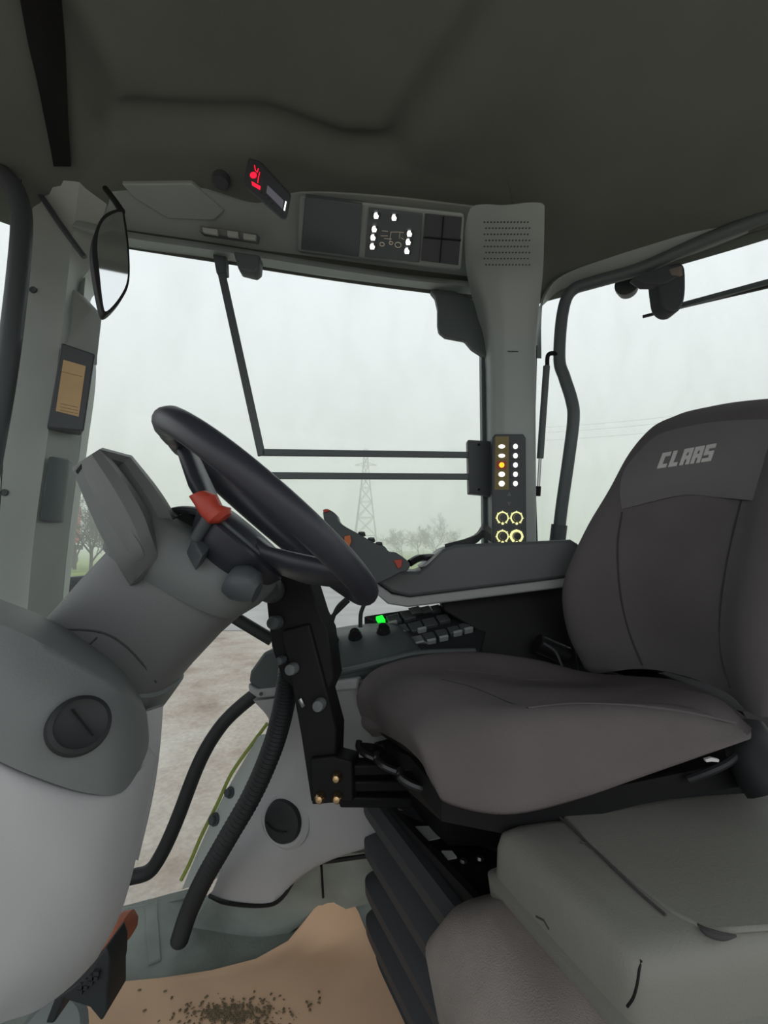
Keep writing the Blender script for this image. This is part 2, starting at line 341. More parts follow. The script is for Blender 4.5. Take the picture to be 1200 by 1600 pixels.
# sill ridges pressed in the floor
for i, (q, r_) in enumerate((((236, 1408), (242, 1502)), ((181, 1478), (181, 1500)))):
    a = PZ(*q, .004); b = PZ(*r_, .004); d = (b - a).normalized(); s = V((-d.y, d.x, 0)) * .013
    vf = prism([a - s, a + s, b + s, b - s], (0, 0, -.006)); S('trim_%d' % (11 + i), vf, M['mat'], bevel=.003)
# roof / headliner
ZT = CAM.z + .845
Opt = V((0.05, .55, 0))
bp = [V((-.83, 1.15, 0)), V((-.3, 1.288, 0)), V((.45, 1.468, 0)), V((.56, 1.44, 0)), V((1.10, 1.09, 0)), V((1.30, .8, 0)), V((1.32, 0, 0)), V((1.2, -.45, 0)), V((0, -.5, 0)), V((-1.15, -.45, 0)), V((-1.25, .3, 0)), V((-1.16, .85, 0)), V((-.95, 1.10, 0))]
bp2 = spline(bp, 16, True)
recess = [PZ(px, py, CAM.z + .955) for px, py in ((175, 178), (260, 186), (420, 192), (540, 232), (610, 232), (660, 165), (720, 85), (790, -10), (900, -150))]
recess = [V((p.x, p.y, 0)) for p in recess] + [V((.75, .1, 0)), V((.6, -.3, 0)), V((-.5, -.3, 0)), V((-.5, .1, 0)), V((-.55, .5, 0))]
def sdist(p, poly):
    inside = False; best = 9; n_ = len(poly)
    for i in range(n_):
        a, b = poly[i], poly[(i + 1) % n_]; ab = b - a; t = max(0, min(1, (p - a).dot(ab) / ab.dot(ab))); best = min(best, (p - a - ab * t).length)
        if (a.y > p.y) != (b.y > p.y) and p.x < (b.x - a.x) * (p.y - a.y) / (b.y - a.y) + a.x: inside = not inside
    return -best if inside else best
prof = [(1.0, 0), (.97, .022), (.92, .035), (.85, .05), (.78, .066), (.70, .082), (.60, .098), (.45, .105), (.3, .11), (.15, .11), (.001, .11)]
rv = []; rf = []; nb = len(bp2); rho = []
for i in range(len(prof) - 1):
    for k in range(14): t = k / 14; rho.append((prof[i][0] * (1 - t) + prof[i + 1][0] * t, prof[i][1] * (1 - t) + prof[i + 1][1] * t))
rho.append(prof[-1])
for rr, zz in rho:
    for p in bp2:
        q = Opt + (p - Opt) * rr; d = sdist(q, recess); s = max(0, min(1, (0.02 - d) / .05)); s = s * s * (3 - 2 * s); rv.append(V((q.x, q.y, ZT + zz + .012 * s + .034 * math.exp(-(d / .032) ** 2))))
for i in range(len(rho) - 1):
    for k in range(nb): rf.append([i * nb + k, i * nb + (k + 1) % nb, (i + 1) * nb + (k + 1) % nb, (i + 1) * nb + k])
# lip and outer skin
k0 = len(rv); rv += [V((p.x, p.y, ZT - .012)) + (p - Opt).normalized() * .015 for p in bp2]; rv += [V((p.x, p.y, ZT + .05)) + (p - Opt).normalized() * .12 for p in bp2]; rv += [V((p.x, p.y, ZT + .20)) + (p - Opt).normalized() * .05 for p in bp2]; rv.append(V((0, .5, ZT + .24)))
for k in range(nb):
    j = (k + 1) % nb; rf += [[k, j, k0 + j, k0 + k], [k0 + k, k0 + j, k0 + nb + j, k0 + nb + k], [k0 + nb + k, k0 + nb + j, k0 + 2 * nb + j, k0 + 2 * nb + k], [k0 + 2 * nb + k, k0 + 2 * nb + j, len(rv) - 1]]
roof = S('ceiling', (rv, rf), M['liner'], angle=70)

# header strip over the side window (follows the wall)
S('trim_1', patch([[PW(112, 352, .10), PW(200, 372, .085), PW(340, 392, .08), PW(500, 418, .08), PW(640, 438, .08), PW(760, 450, .08)],
                   [PW(112, 366, .0), PW(200, 386, .0), PW(340, 405, .0), PW(500, 431, .0), PW(640, 449, .0), PW(760, 463, .0)]], (0, .02, .03), 4, 4), M['console'])
# pillar between side window and windscreen (left)
apL = [(60, 240, 1.10), (50, 330, 1.09), (38, 440, 1.07), (22, 560, 1.06), (2, 700, 1.05), (-12, 850, 1.04), (-22, 990, 1.03), (-30, 1120, 1.02), (-36, 1290, 1.02)]
apM = [(120, 270, 1.12), (112, 380, 1.10), (103, 460, 1.08), (93, 545, 1.07), (72, 700, 1.06), (52, 850, 1.05), (40, 990, 1.04), (28, 1120, 1.04), (20, 1290, 1.04)]
apR = [(150, 330, 1.18), (135, 415, 1.17), (118, 452, 1.16), (128, 560, 1.15), (113, 685, 1.14), (90, 850, 1.13), (74, 990, 1.12), (62, 1120, 1.12), (54, 1290, 1.12)]
tops = [[onto(roof, *q)[0] + V((0, 0, .03)) for q in r_] for r_ in (((72, 245), (128, 268), (178, 300)),)]
pil = S('wall_front_pillar', patch(tops + [[P(*a), P(*b), P(*c)] for a, b, c in list(zip(apL, apM, apR))[1:]], (-.02, .09, 0), 5, 1), M['pillar'], angle=25)
S('trim_2', prism([P(100, 452, 1.105), P(118, 452, 1.15), P(138, 474, 1.15), P(142, 484, 1.15), P(135, 545, 1.15), P(134, 560, 1.15), P(92, 560, 1.07)], (0, .05, 0)), M['pillar'], bevel=.006)
t_ = thing('sticker_box', 'black box with an amber sticker on the pale left pillar', 'box', P(110, 670, 1.12))
bx = make('housing', *prism([P(96, 535, 1.03), P(149, 553, 1.06), P(131, 674, 1.06), P(73, 668, 1.03)], (-.06, .08, .01)), M['dark'], t_, bevel=.004)
st = make('sticker', *plate_on(bx, [(99, 562), (134, 572), (123, 651), (87, 642)], .0015, .001), M['sticker'], t_, label='amber sticker with faint print')
for i in range(3): make('print_line', *plate_on(bx, [(94, 630 + i * 5), (122, 636 + i * 5), (122, 637 + i * 5), (94, 631 + i * 5)], .0022, .0005), M['ink'], st)
make('print_line', *plate_on(bx, [(96, 580), (128, 588), (128, 589), (96, 581)], .0022, .0005), M['ink'], st)
make('pillar_vent', *prism([P(76, 712, 1.045), P(107, 716, 1.10), P(94, 816, 1.10), P(61, 815, 1.045)], (-.01, .03, 0)), M['darkblue'], label='dark rectangular strip low on the pale left pillar', cat='panel', bevel=.004)
for i, (px, py) in enumerate(((53, 454), (8, 770))):
    p, nn = onto(pil, px, py); make('bolt_cap', *disc(p, nn, [(.002, .001), (.008, .001), (.008, .005), (.002, .004)]), M['dark'],
        label=('small dark bolt cap high on the pale left pillar', 'small dark bolt cap low on the pale left pillar')[i], cat='cap', group='bolt caps on the left pillar')
# black frame of the front-left opening
S('trim_3', tube(spline([P(-30, 235, 1.0), P(0, 268, .99), P(25, 300, .985), P(34, 345, .98), P(27, 440, .97), P(8, 590, .96), P(-25, 780, .95), P(-50, 980, .93), P(-90, 1250, .92)], 8), .021, 12), M['dark'])
S('trim_4', tube(spline([P(-12, 262, 1.05), P(30, 262, 1.05), P(60, 300, 1.06), P(95, 352, 1.08), P(132, 402, 1.10)], 6), .007, 8), M['dark'])
# black blind slot along the roof
def rh(px, py, off=.012): p_, n_ = onto(roof, px, py); return p_ + n_ * off
S('trim_5', patch([[rh(a, y), rh((a + b) / 2, y), rh(b, y)] for y, a, b in ((-12, 28, 88), (60, 44, 95), (120, 58, 101), (180, 70, 106), (225, 79, 109), (254, 84, 111))], (0, 0, .01), 3, 2), M['black'])

# pillar behind the side window (centre right)
hp = [[(735, 326, 1.05), (793, 320, 1.02), (851, 322, 1.05)], [(736, 380, 1.16), (793, 378, 1.13), (850, 380, 1.16)], [(742, 425, 1.27), (793, 424, 1.235), (848, 428, 1.28)],
      [(756, 480, 1.34), (796, 480, 1.30), (842, 482, 1.35)], [(765, 545, 1.38), (800, 545, 1.34), (838, 548, 1.39)], [(767, 680, 1.39), (800, 680, 1.35), (837, 680, 1.40)], [(769, 800, 1.39), (800, 800, 1.35), (838, 800, 1.40)], [(770, 880, 1.39), (800, 880, 1.35), (838, 880, 1.40)]]
rows = []
for a, b, c in hp:
    A, B_, C_ = P(*a), P(*b), P(*c); rows.append([A + V((0, .07, .0)), A, A.lerp(B_, .35) + V((0, -.010, 0)), A.lerp(B_, .9), B_.lerp(C_, .6) + V((0, -.010, 0)), C_, C_ + V((0.01, .07, 0))])
pb = S('wall_rear_pillar', patch(rows, (0, .012, .0), 5, 4), M['console'], angle=50)
S('trim_6', tube([P(767, 548, 1.375), P(800, 549, 1.338), P(838, 550, 1.388)], .0015, 5), M['dark'])
# speaker grille dots of the pillar head
g = G()
for r_ in range(8):
    for c in range(14):
        p, nn = onto(pb, 757 + c * 5.2 + (r_ % 2) * 2.5, 347 + r_ * 9.5); g.add(disc(p, nn, [(.0005, .0008), (.0026, .0008), (.0026, .0)], 6))
g.make('speaker_grille', M['dark'], label='perforated grille on the head of the rear pillar', cat='grille')
# black strip and curtain-shaped bracket at the window's right edge
S('trim_7', prism([PW(752, 520, -.01), PW(768, 520, -.01), PW(770, 870, -.01), PW(756, 870, -.01)], (0, .04, 0)), M['bar'], bevel=.003)
make('corner_cover', *prism([PW(672, 452, .015), PW(700, 450, .015), PW(745, 470, .015), PW(762, 510, .015), PW(766, 560, .015), PW(752, 552, .015), PW(738, 543, .015), PW(727, 530, .015), PW(696, 524, .015), PW(686, 516, .015), PW(684, 505, .015), PW(684, 480, .015), PW(680, 462, .015)], (0, .03, 0)),
     M['bar'], label='dark stepped cover in the upper right corner of the side window', cat='cover', bevel=.005)
# window panes
S('window_1', prism([PW(100, 360, -.02), PW(765, 440, -.02), PW(770, 1250, -.02), PW(480, 1480, -.02), PW(150, 1440, -.02), PW(60, 960, -.02)], (0, .004, 0)), M['glass'], smooth=False)
gR = [PR(838, 400, 0), V((1.12, 1.0763, CAM.z + .9)), V((1.12, 1.0763, .2)), PR(838, 1100, 0)]
S('window_2', prism(gR, (0, .004, 0)), M['glass'], smooth=False)
S('window_3', prism([P(-260, 120, .93), P(34, 280, 1.0), P(-10, 950, 1.0), P(-260, 950, .93)], (-.004, .002, 0)), M['glass'], smooth=False)
# light liner edge around the top of the rear glass
S('trim_8', patch([[PR(846, 560, .04), PR(846, 500, .04), PR(852, 462, .045), PR(880, 430, .05), PR(960, 400, .05), PR(1080, 362, .05), PR(1230, 305, .05)],
                   [PR(836, 560, .0), PR(839, 495, .0), PR(856, 470, .0), PR(886, 449, .0), PR(970, 433, .0), PR(1090, 395, .0), PR(1240, 335, .0)]], (0, .02, .012), 3, 5), M['console'])
S('wall_rear', prism([PR(838, 872, -.02), PR(1290, 872, -.02), V((1.12, 1.10, .0)), V((.45, 1.50, 0))], (0, .03, 0)), M['rubber'])
S('wall_front', prism([V((-.80, 1.10, 0)), V((-1.32, .45, 0)), V((-1.32, .45, .62)), V((-.80, 1.10, .60))], (-.03, .03, 0)), M['grey'], bevel=.01)
# sill below the side window, door bottom rail
S('trim_9', bar([PW(150, 1440, .0) , PW(300, 1400, .0)], .03, .02, (0, 0, 1)), M['mat'])

# ============================================================ OVERHEAD EQUIPMENT
S('trim_12', patch([[rh(a, b, .005) for a, b in r_] for r_ in (((175, 300), (300, 292), (400, 318), (470, 300), (600, 306), (742, 322)), ((165, 330), (300, 332), (400, 350), (470, 345), (600, 356), (745, 372)), ((150, 352), (300, 372), (400, 388), (480, 398), (600, 414), (748, 432)))], (0, 0, .01), 5, 5), M['console'])
ov = thing('overhead_console', 'grey overhead console above the side window with dark panels and lit work light keys', 'console', onto(roof, 600, 370)[0])
make('body', *prism([P(466, 303, 1.065), P(728, 332, 1.065), P(721, 421, 1.25), P(463, 392, 1.235)], (0, .04, .02)), M['console'], ov, bevel=.01)
body = [o for o in ov.children][0]
make('speaker_panel', *plate_on(body, [(477, 309), (566, 320), (560, 402), (470, 390)], .004, .01), M['darkblue'], ov, bevel=.002)
lp = make('light_key_panel', *plate_on(body, [(576, 326), (660, 335), (655, 411), (570, 402)], .004, .01), M['darkblue'], ov, bevel=.002)
rp_ = make('blank_panel', *plate_on(body, [(664, 335), (722, 340), (716, 415), (658, 408)], .004, .01), M['dark'], ov, bevel=.002)
make('panel_groove', *plate_on(body, [(692, 339), (694, 339), (688, 411), (686, 411)], .0055, .001), M['black'], rp_)
make('panel_groove', *plate_on(body, [(662, 371), (720, 376), (720, 377.5), (662, 372.5)], .0055, .001), M['black'], rp_)
for px, py in ((588, 338), (616, 341), (585, 359), (583, 372), (582, 386), (640, 366), (638, 379), (636, 393)):
    k = make('key', *plate_on(lp, [(px - 6, py - 4.5), (px + 6, py - 4), (px + 6, py + 5), (px - 6, py + 4.5)], .003, .001), M['key'], lp, bevel=.0008)
    make('lamp_symbol', *plate_on(lp, [(px - 3.4, py - 3.6), (px + 1, py - 3.9), (px + 3.6, py), (px + 2.6, py + 3.8), (px - 3.2, py + 3.8), (px - 4.2, py)], .0045, .001), M['glowwhite'], lp)
g = G()
for (px, py, r_) in ((597, 381, .0062), (611, 379, .005), (622, 382, .0085)):
    p, nn = onto(lp, px, py); g.add(arc(p + nn * .0015, nn, r_, .0011, 0, 6.283, (1, 0, 0), 20, 5))
def lineon(g, o, pts, r_, off=.0012):
    g.add(tube([onto(o, *q)[0] + onto(o, *q)[1] * off for q in pts], r_, 5))
for q in (((609, 378), (611, 362)), ((624, 372), (625, 362)), ((611, 362), (625, 362), (631, 363)), ((627, 371), (633, 375)), ((595, 368), (606, 368)), ((597, 360), (606, 361)), ((600, 372), (612, 373))): lineon(g, lp, q, .0007)
g.make('tractor_symbol', M['icon'], lp)
# radio
rd = thing('radio', 'small tilted cab radio with a red lit symbol and grey display', 'radio', onto(roof, 415, 295)[0])
rb = make('housing', *prism([P(388, 246, .935), P(406, 252, .935), P(455, 305, .935), P(448, 343, .935), P(440, 343, .935), P(382, 292, .935), P(381, 280, .935)], (-.015, .07, .06)), M['dark'], rd, bevel=.004)
make('display', *plate_on(rb, [(418, 289), (443, 313), (441, 326), (416, 301)], .001, .001), M['lcd'], rb)
make('light_bar', *plate_on(rb, [(446, 314), (447.5, 315), (445, 329), (443, 328)], .001, .001), M['glowwhite'], rb)
g = G(); p, nn = onto(rb, 396, 274); g.add(disc(p, nn, [(.001, .0012), (.0074, .0012), (.0074, 0)], 16))
g.add(plate_on(rb, [(393, 283), (407, 291), (406, 296), (394, 289)], .0014, .001)); lineon(g, rb, ((398, 259), (399, 266), (402, 270), (404, 264)), .0010); lineon(g, rb, ((406, 270), (404, 278), (403, 286)), .0009)
g.make('warning_symbol', M['glowred'], rb, label='red lit seat belt symbol')
for px, py in ((408, 300), (413, 305), (418, 310), (425, 317)):
    p, nn = onto(rb, px, py); make('button', *disc(p, nn, [(.001, .002), (.0025, .002), (.003, 0)], 10), M['key'], rb)
# round dark lamp recess, map panel, latch
p, nn = onto(roof, 346, 278); make('round_knob', *disc(p, nn, [(.002, .020), (.017, .020), (.021, .012), (.021, -.004)]), M['dark'], label='round dark knob on the roof left of the radio', cat='knob')
make('roof_panel', *plate_on(roof, [(190, 288), (300, 287), (350, 330), (335, 345), (262, 342), (210, 310)], .011, .012), M['console'], label='flat textured panel on the roof above the mirror', cat='panel', bevel=.003)
lt = thing('window_latch', 'grey latch bar and catch at the top of the side window', 'latch', P(365, 370, 1.14))
make('plate', *prism([P(312, 352, 1.13), P(402, 365, 1.13), P(400, 376, 1.14), P(312, 363, 1.14)], (0, .03, .01)), M['grey'], lt, bevel=.002)
for q in ([(316, 355), (340, 358), (340, 366), (317, 362)], [(355, 360), (372, 362), (372, 370), (355, 368)], [(380, 364), (400, 367), (399, 374), (380, 372)]): make('slide', *prism([P(a, b, 1.128) for a, b in q], (0, .008, 0)), M['pillar'], lt, bevel=.001)
make('catch', *prism([P(364, 392, 1.15), P(406, 398, 1.15), P(404, 420, 1.15), P(396, 426, 1.15), P(372, 420, 1.15)], (0, .04, 0)), M['bar'], lt, bevel=.005)
# mirror
mi = thing('rear_view_mirror', 'tall narrow black framed mirror in front of the left pillar', 'mirror', P(172, 330, .90))
mo = [(152, 352), (166, 333), (190, 326), (196, 340), (202, 390), (202, 440), (190, 468), (168, 491), (158, 482), (147, 425), (144, 385)]
def mp_(px, py, y): return PL(px, py, V((-.55, y, 1.4)), V((.30, -1, -.17)).normalized())
make('frame', *prism(spline([mp_(a, b, .90) for a, b in mo], 4, True), (-.02, .022, 0)), M['black'], mi, bevel=.003)
mg = [(156, 356), (168, 339), (189, 331), (193, 345), (199, 392), (199, 436), (187, 464), (167, 486), (161, 474), (155, 420), (152, 385)]
make('glass', *prism(spline([mp_(a, b, .8975) for a, b in mg], 4, True), (-.001, .002, 0)), M['mirror'], mi)
make('stem', *tube(spline([mp_(190, 330, .91), P(178, 312, .97), P(165, 295, 1.02)], 5), .007, 8), M['black'], mi)

# ============================================================ SIDE WINDOW BARS
gb = thing('guard_bars', 'dark slanted bar and two thin level rails across the side window', 'guard', PW(411, 712, .03))
make('slanted_bar', *bar([PW(341, 385, .03), PW(347, 430, .03), PW(380, 580, .03), PW(409, 712, .03)], .022, .012, WN), M['bar'], gb, bevel=.002)
make('slanted_bar_hinge', *prism([PW(332, 395, .04), PW(352, 398, .04), PW(353, 425, .04), PW(338, 427, .04)], (0, .03, 0)), M['bar'], gb, bevel=.003)
for ya, yb, xa in ((707, 711, 409), (743, 745, 380)): make('rail', *bar([PW(xa, ya, .03), PW(740, yb, .03)], .019, .012, WN), M['bar'], gb, bevel=.002)
bk_ = make('bracket', *prism([PW(731, 687, .04), PW(768, 689, .04), PW(768, 776, .04), PW(755, 773, .04), PW(733, 771, .04)], (0, .035, 0)), M['dark'], gb, bevel=.003)
for py in (695, 765):
    p, nn = onto(bk_, 748, py); make('screw', *disc(p, nn, [(.001, .003), (.004, .003), (.004, 0)], 10), M['black'], bk_)

# ============================================================ PILLAR CONTROL PANEL
cp = thing('pillar_control_panel', 'dark tall keypad on the rear pillar with lit keys and four ringed knobs', 'control panel', P(796, 845, 1.34))
pn = make('backplate', *prism([P(774, 678, 1.345), P(818, 678, 1.34), P(822, 684, 1.34), P(823, 862, 1.34), P(769, 862, 1.345), P(769, 684, 1.345)], (0, .03, 0)), M['dark'], cp, bevel=.003)
make('yellow_field', *plate_on(pn, [(774, 682), (795, 682), (795, 765), (773, 765)], .0008, .001), M['khaki'], pn, label='khaki printed field')
for i in range(5):
    y = 697.5 + i * 14.5
    for c, x in ((0, 784), (1, 805.5)):
        k = make('key', *plate_on(pn, [(x - 8, y - 5.5), (x + 8, y - 5.5), (x + 8, y + 5.5), (x - 8, y + 5.5)], .0022, .001), M['khaki'] if c == 0 else M['dark'], cp, bevel=.001)
        w_ = (5.2, 5.2, 4.2, 5, 4.6)[i] if c == 0 else 3.6; h_ = (3, 3, 4.2, 4, 4.4)[i] if c == 0 else 4
        pts = [(x + w_ * math.cos(a) * (1.0), y + h_ * math.sin(a)) for a in [j * math.pi / 6 for j in range(12)]]
        make('lit_symbol', *plate_on(pn, pts, .0034, .001), M['glowamber'] if (c == 0 and i == 2) else M['glowwhite'], k)
        if c == 0 and i == 2: make('red_surround', *plate_on(pn, [(x - 8, y - 6), (x + 7, y - 6), (x + 7, y + 6), (x - 8, y + 6)], .0028, .001), M['red'], k)
for py, s in ((772, 1), (787, -1)): make('arrow_mark', *plate_on(pn, [(792, py + 3 * s), (799, py + 3 * s), (795.5, py - 4 * s)], .0012, .001), M['grey'], cp)
for x, y in ((785, 809), (807, 809), (785, 838), (807, 838)):
    p, nn = onto(pn, x, y); k = make('knob', *disc(p, nn, [(.001, .014), (.0105, .014), (.0125, .002), (.0125, -.002)]), M['chromeblack'], cp)
    g = G(); g.add(arc(p + nn * .002, nn, .0165, .0022 if (x, y) != (807, 838) else .0036, -1.1, 4.25, (1, 0, 0), 28, 6))
    for j in range(7):
        a = -.9 + j * .82; d = V((math.cos(a), 0, math.sin(a))); g.add(tube([p + nn * .002 + d * .018, p + nn * .002 + d * .021], .0013, 5))
    g.add(disc(p + nn * .001 + V((0, 0, -.0175)), nn, [(.001, .002), (.004, .002), (.004, 0)], 8)); g.make('lit_ring', M['glowyellow'], k)

# ============================================================ REAR CORNER: frame tube, strut, wiper
rt = thing('rear_window_frame', 'bent dark frame tube of the rear window running down beside the pillar', 'frame', PR(870, 850, .03))
make('tube', *tube(spline([PR(1250, 318, .03), PR(1110, 372, .03), PR(1000, 420, .03), PR(930, 440, .03), PR(893, 455, .03), PR(879, 490, .03), PR(874, 560, .03), PR(882, 590, .03), PR(893, 625, .03), PR(896, 655, .03), PR(888, 720, .03), PR(878, 790, .03), PR(871, 850, .03)], 8), .0185, 12), M['bar'], rt)
make('foot_sleeve', *tube([PR(874, 820, .03), PR(869, 862, .03)], .024, 12), M['dark'], rt)
gs = thing('gas_strut', 'thin black gas strut between the pillar and the bent frame tube', 'strut', PR(840, 770, .05))
make('cylinder', *tube([PR(854, 572, .05), PR(844, 716, .05)], .0105, 12), M['bar'], gs)
make('piston_rod', *tube([PR(844, 716, .05), PR(841, 768, .05)], .005, 8), M['steel'], gs)
make('end_joint', *tube([PR(841, 760, .05), PR(840, 775, .05)], .009, 10), M['black'], gs)
make('end_joint', *tube(spline([PR(855, 575, .05), PR(856, 556, .05), PR(864, 552, .045), PR(874, 556, .04)], 4), .007, 8), M['black'], gs)
make('cable_strip', *tube(spline([PR(838, 540, .045), PR(836, 620, .045), PR(834, 700, .045), PR(839, 860, .045)], 5), .0035, 8), M['black'], label='thin black cable down the right edge of the rear pillar', cat='cable', loc=PR(839, 860, .045))
wi = thing('rear_wiper', 'long thin rear wiper hanging below the frame tube', 'wiper', PR(1050, 480, -.03))
make('arm', *bar([PR(1063, 478, -.035), PR(1260, 425, -.035)], .014, .012, RN), M['bar'], wi)
make('blade', *bar([PR(1004, 495, -.045), PR(1063, 480, -.045), PR(1260, 434, -.045)], .006, .01, RN), M['black'], wi)
wm = thing('wiper_motor', 'dark rounded wiper motor housing hanging from the rear frame tube', 'motor', PR(1050, 450, .03))
make('housing', *prism(spline([PR(a, b, .045) for a, b in ((1028, 425), (1045, 414), (1068, 412), (1072, 440), (1070, 468), (1062, 484), (1048, 487), (1035, 478), (1030, 460))], 3, True), (.0, .05, 0)), M['dark'], wm, bevel=.006)
make('mount', *prism([PR(a, b, .05) for a, b in ((990, 432), (1040, 414), (1068, 414), (1066, 428), (1040, 444), (1008, 444))], (0, .03, 0)), M['dark'], wm, bevel=.004)
make('connector', *prism([PR(a, b, .052) for a, b in ((1045, 420), (1066, 414), (1068, 430), (1050, 430))], (0, .02, 0)), M['brown'], wm, bevel=.003)
wl = thing('work_light', 'round grey work light seen through the rear glass', 'lamp', PR(980, 445, -.10))
make('housing', *disc(PR(980, 446, -.09), RN, [(.01, -.04), (.030, -.03), (.036, 0), (.036, .012), (.031, .014)]), M['dark'], wl)
make('lens', *disc(PR(980, 446, -.09), RN, [(.001, .012), (.030, .012), (.030, .006)]), M['grey'], wl)

# ============================================================ DRIVER SEAT
seat = thing('driver_seat', 'dark grey fabric driver seat on a sprung base with tall backrest', 'seat', (.33, .82, .1))
cu = [
 [(672, 1212, .62), (660, 1194, .63), (648, 1180, .66), (630, 1164, .74), (610, 1152, .80), (594, 1144, .88), (577, 1136, .95), (580, 1142, .98)],
 [(682, 1234, .60), (655, 1165, .61), (636, 1132, .65), (612, 1112, .72), (592, 1097, .80), (573, 1088, .88), (557, 1088, .95), (566, 1120, .99)],
 [(700, 1256, .585), (700, 1180, .60), (690, 1116, .64), (664, 1080, .72), (636, 1060, .80), (610, 1052, .88), (586, 1046, .95), (588, 1070, 1.0)],
 [(790, 1273, .57), (800, 1190, .585), (795, 1112, .62), (785, 1096, .71), (752, 1070, .80), (704, 1050, .88), (665, 1023, .96), (665, 1045, 1.0)],
 [(900, 1250, .58), (915, 1180, .59), (915, 1104, .625), (898, 1101, .72), (860, 1078, .80), (800, 1062, .90), (750, 1019, .98), (752, 1045, 1.02)],
 [(1030, 1203, .59), (1040, 1160, .60), (1040, 1106, .64), (1010, 1096, .74), (960, 1076, .82), (900, 1064, .92), (845, 1032, 1.0), (845, 1055, 1.03)],
 [(1165, 1152, .62), (1174, 1140, .63), (1172, 1126, .66), (1120, 1090, .76), (1060, 1064, .84), (985, 1056, .94), (905, 1052, 1.02), (905, 1065, 1.04)]]
rows = []
for r_ in cu:
    q = [P(*c) for c in r_]; q.append(V((q[-1].x + .01, q[-1].y - .06, q[-1].z + .012))); q.append(V((q[0].x + .01, q[0].y + .08, q[0].z + .03))); rows.append(q)
cush = make('seat_cushion', *grid(rows, 6, 5, True), M['fabric'], seat, angle=80)
def seamline(o, pts, r_, par, m='seam', nm='seam'):
    q = [onto(o, a, b) for a, b in pts]; return make(nm, *tube(spline([a + b * r_ * .2 for a, b in q], 5), r_, 6), M[m], par)
seamline(cush, [(690, 1062), (740, 1075), (790, 1096), (825, 1107)], .0014, cush)
seamline(cush, [(825, 1107), (900, 1100), (1000, 1104), (1080, 1115), (1150, 1130)], .0018, cush, 'fabric2')
seamline(cush, [(700, 1047), (760, 1052), (830, 1062), (870, 1062)], .0014, cush, 'fabric2')
bkc = [
 [(1330, 1085, .64), (1215, 1118, .62), (1172, 1114, .66), (1136, 1083, .76), (1070, 1056, .84), (1000, 1045, .92), (930, 1052, .98), (912, 1040, 1.02), (935, 1040, 1.07)],
 [(1400, 1000, .64), (1260, 1010, .61), (1165, 1012, .66), (1126, 1002, .765), (1060, 995, .86), (988, 990, .935), (915, 990, .97), (886, 985, 1.02), (920, 978, 1.09)],
 [(1430, 905, .64), (1285, 905, .60), (1175, 905, .655), (1136, 905, .77), (1050, 905, .87), (970, 905, .95), (905, 905, .975), (880, 912, 1.02), (915, 905, 1.09)],
 [(1450, 810, .65), (1310, 810, .61), (1195, 815, .67), (1152, 815, .78), (1060, 815, .875), (974, 815, .955), (935, 825, .985), (913, 832, 1.03), (950, 825, 1.09)],
 [(1470, 745, .66), (1330, 745, .62), (1215, 750, .685), (1168, 750, .785), (1070, 750, .88), (985, 755, .96), (964, 762, .995), (952, 767, 1.035), (990, 760, 1.09)],
 [(1490, 690, .67), (1350, 690, .64), (1245, 690, .70), (1185, 690, .79), (1090, 690, .89), (1020, 695, .97), (995, 705, 1.02), (985, 708, 1.05), (1025, 705, 1.10)],
 [(1500, 650, .69), (1370, 645, .66), (1275, 640, .72), (1205, 640, .80), (1130, 645, .90), (1075, 652, .98), (1040, 660, 1.03), (1020, 668, 1.06), (1060, 668, 1.10)],
 [(1490, 640, .72), (1380, 628, .70), (1290, 621, .76), (1215, 622, .85), (1150, 628, .94), (1105, 636, 1.01), (1070, 644, 1.06), (1055, 652, 1.08), (1085, 655, 1.11)]]
rows = []
for r_ in bkc:
    q = [P(*c) for c in r_]; q.append(q[-1] + V((.09, -.06, 0))); q.append(q[0] + V((.0, .15, 0))); rows.append(q)
back = make('backrest', *grid(rows, 6, 5, True), M['fabric2'], seat, angle=80)
seamline(back, [(972, 800), (965, 850), (968, 920), (982, 985), (1004, 1040)], .0018, back)
seamline(back, [(1158, 782), (1146, 830), (1132, 900), (1125, 960), (1128, 1030), (1142, 1075)], .002, back)
def pad_row(pts, off):
    out = []
    for i_, (a, b) in enumerate(pts):
        p, nn = onto(back, a, b); out.append(p + nn * off * (.5, 1, 1, 1, -.1)[i_])
    return out
padr = [pad_row([(995, 712), (1030, 683), (1090, 667), (1150, 660), (1212, 655)], .006), pad_row([(980, 738), (1030, 725), (1090, 715), (1150, 708), (1200, 704)], .016),
        pad_row([(972, 768), (1030, 756), (1090, 748), (1145, 745), (1188, 744)], .016), pad_row([(972, 796), (1012, 786), (1070, 774), (1125, 778), (1176, 782)], .003)]
pad = make('headrest_pad', *patch(padr, (.02, .02, 0), 6, 6), M['pad'], back)
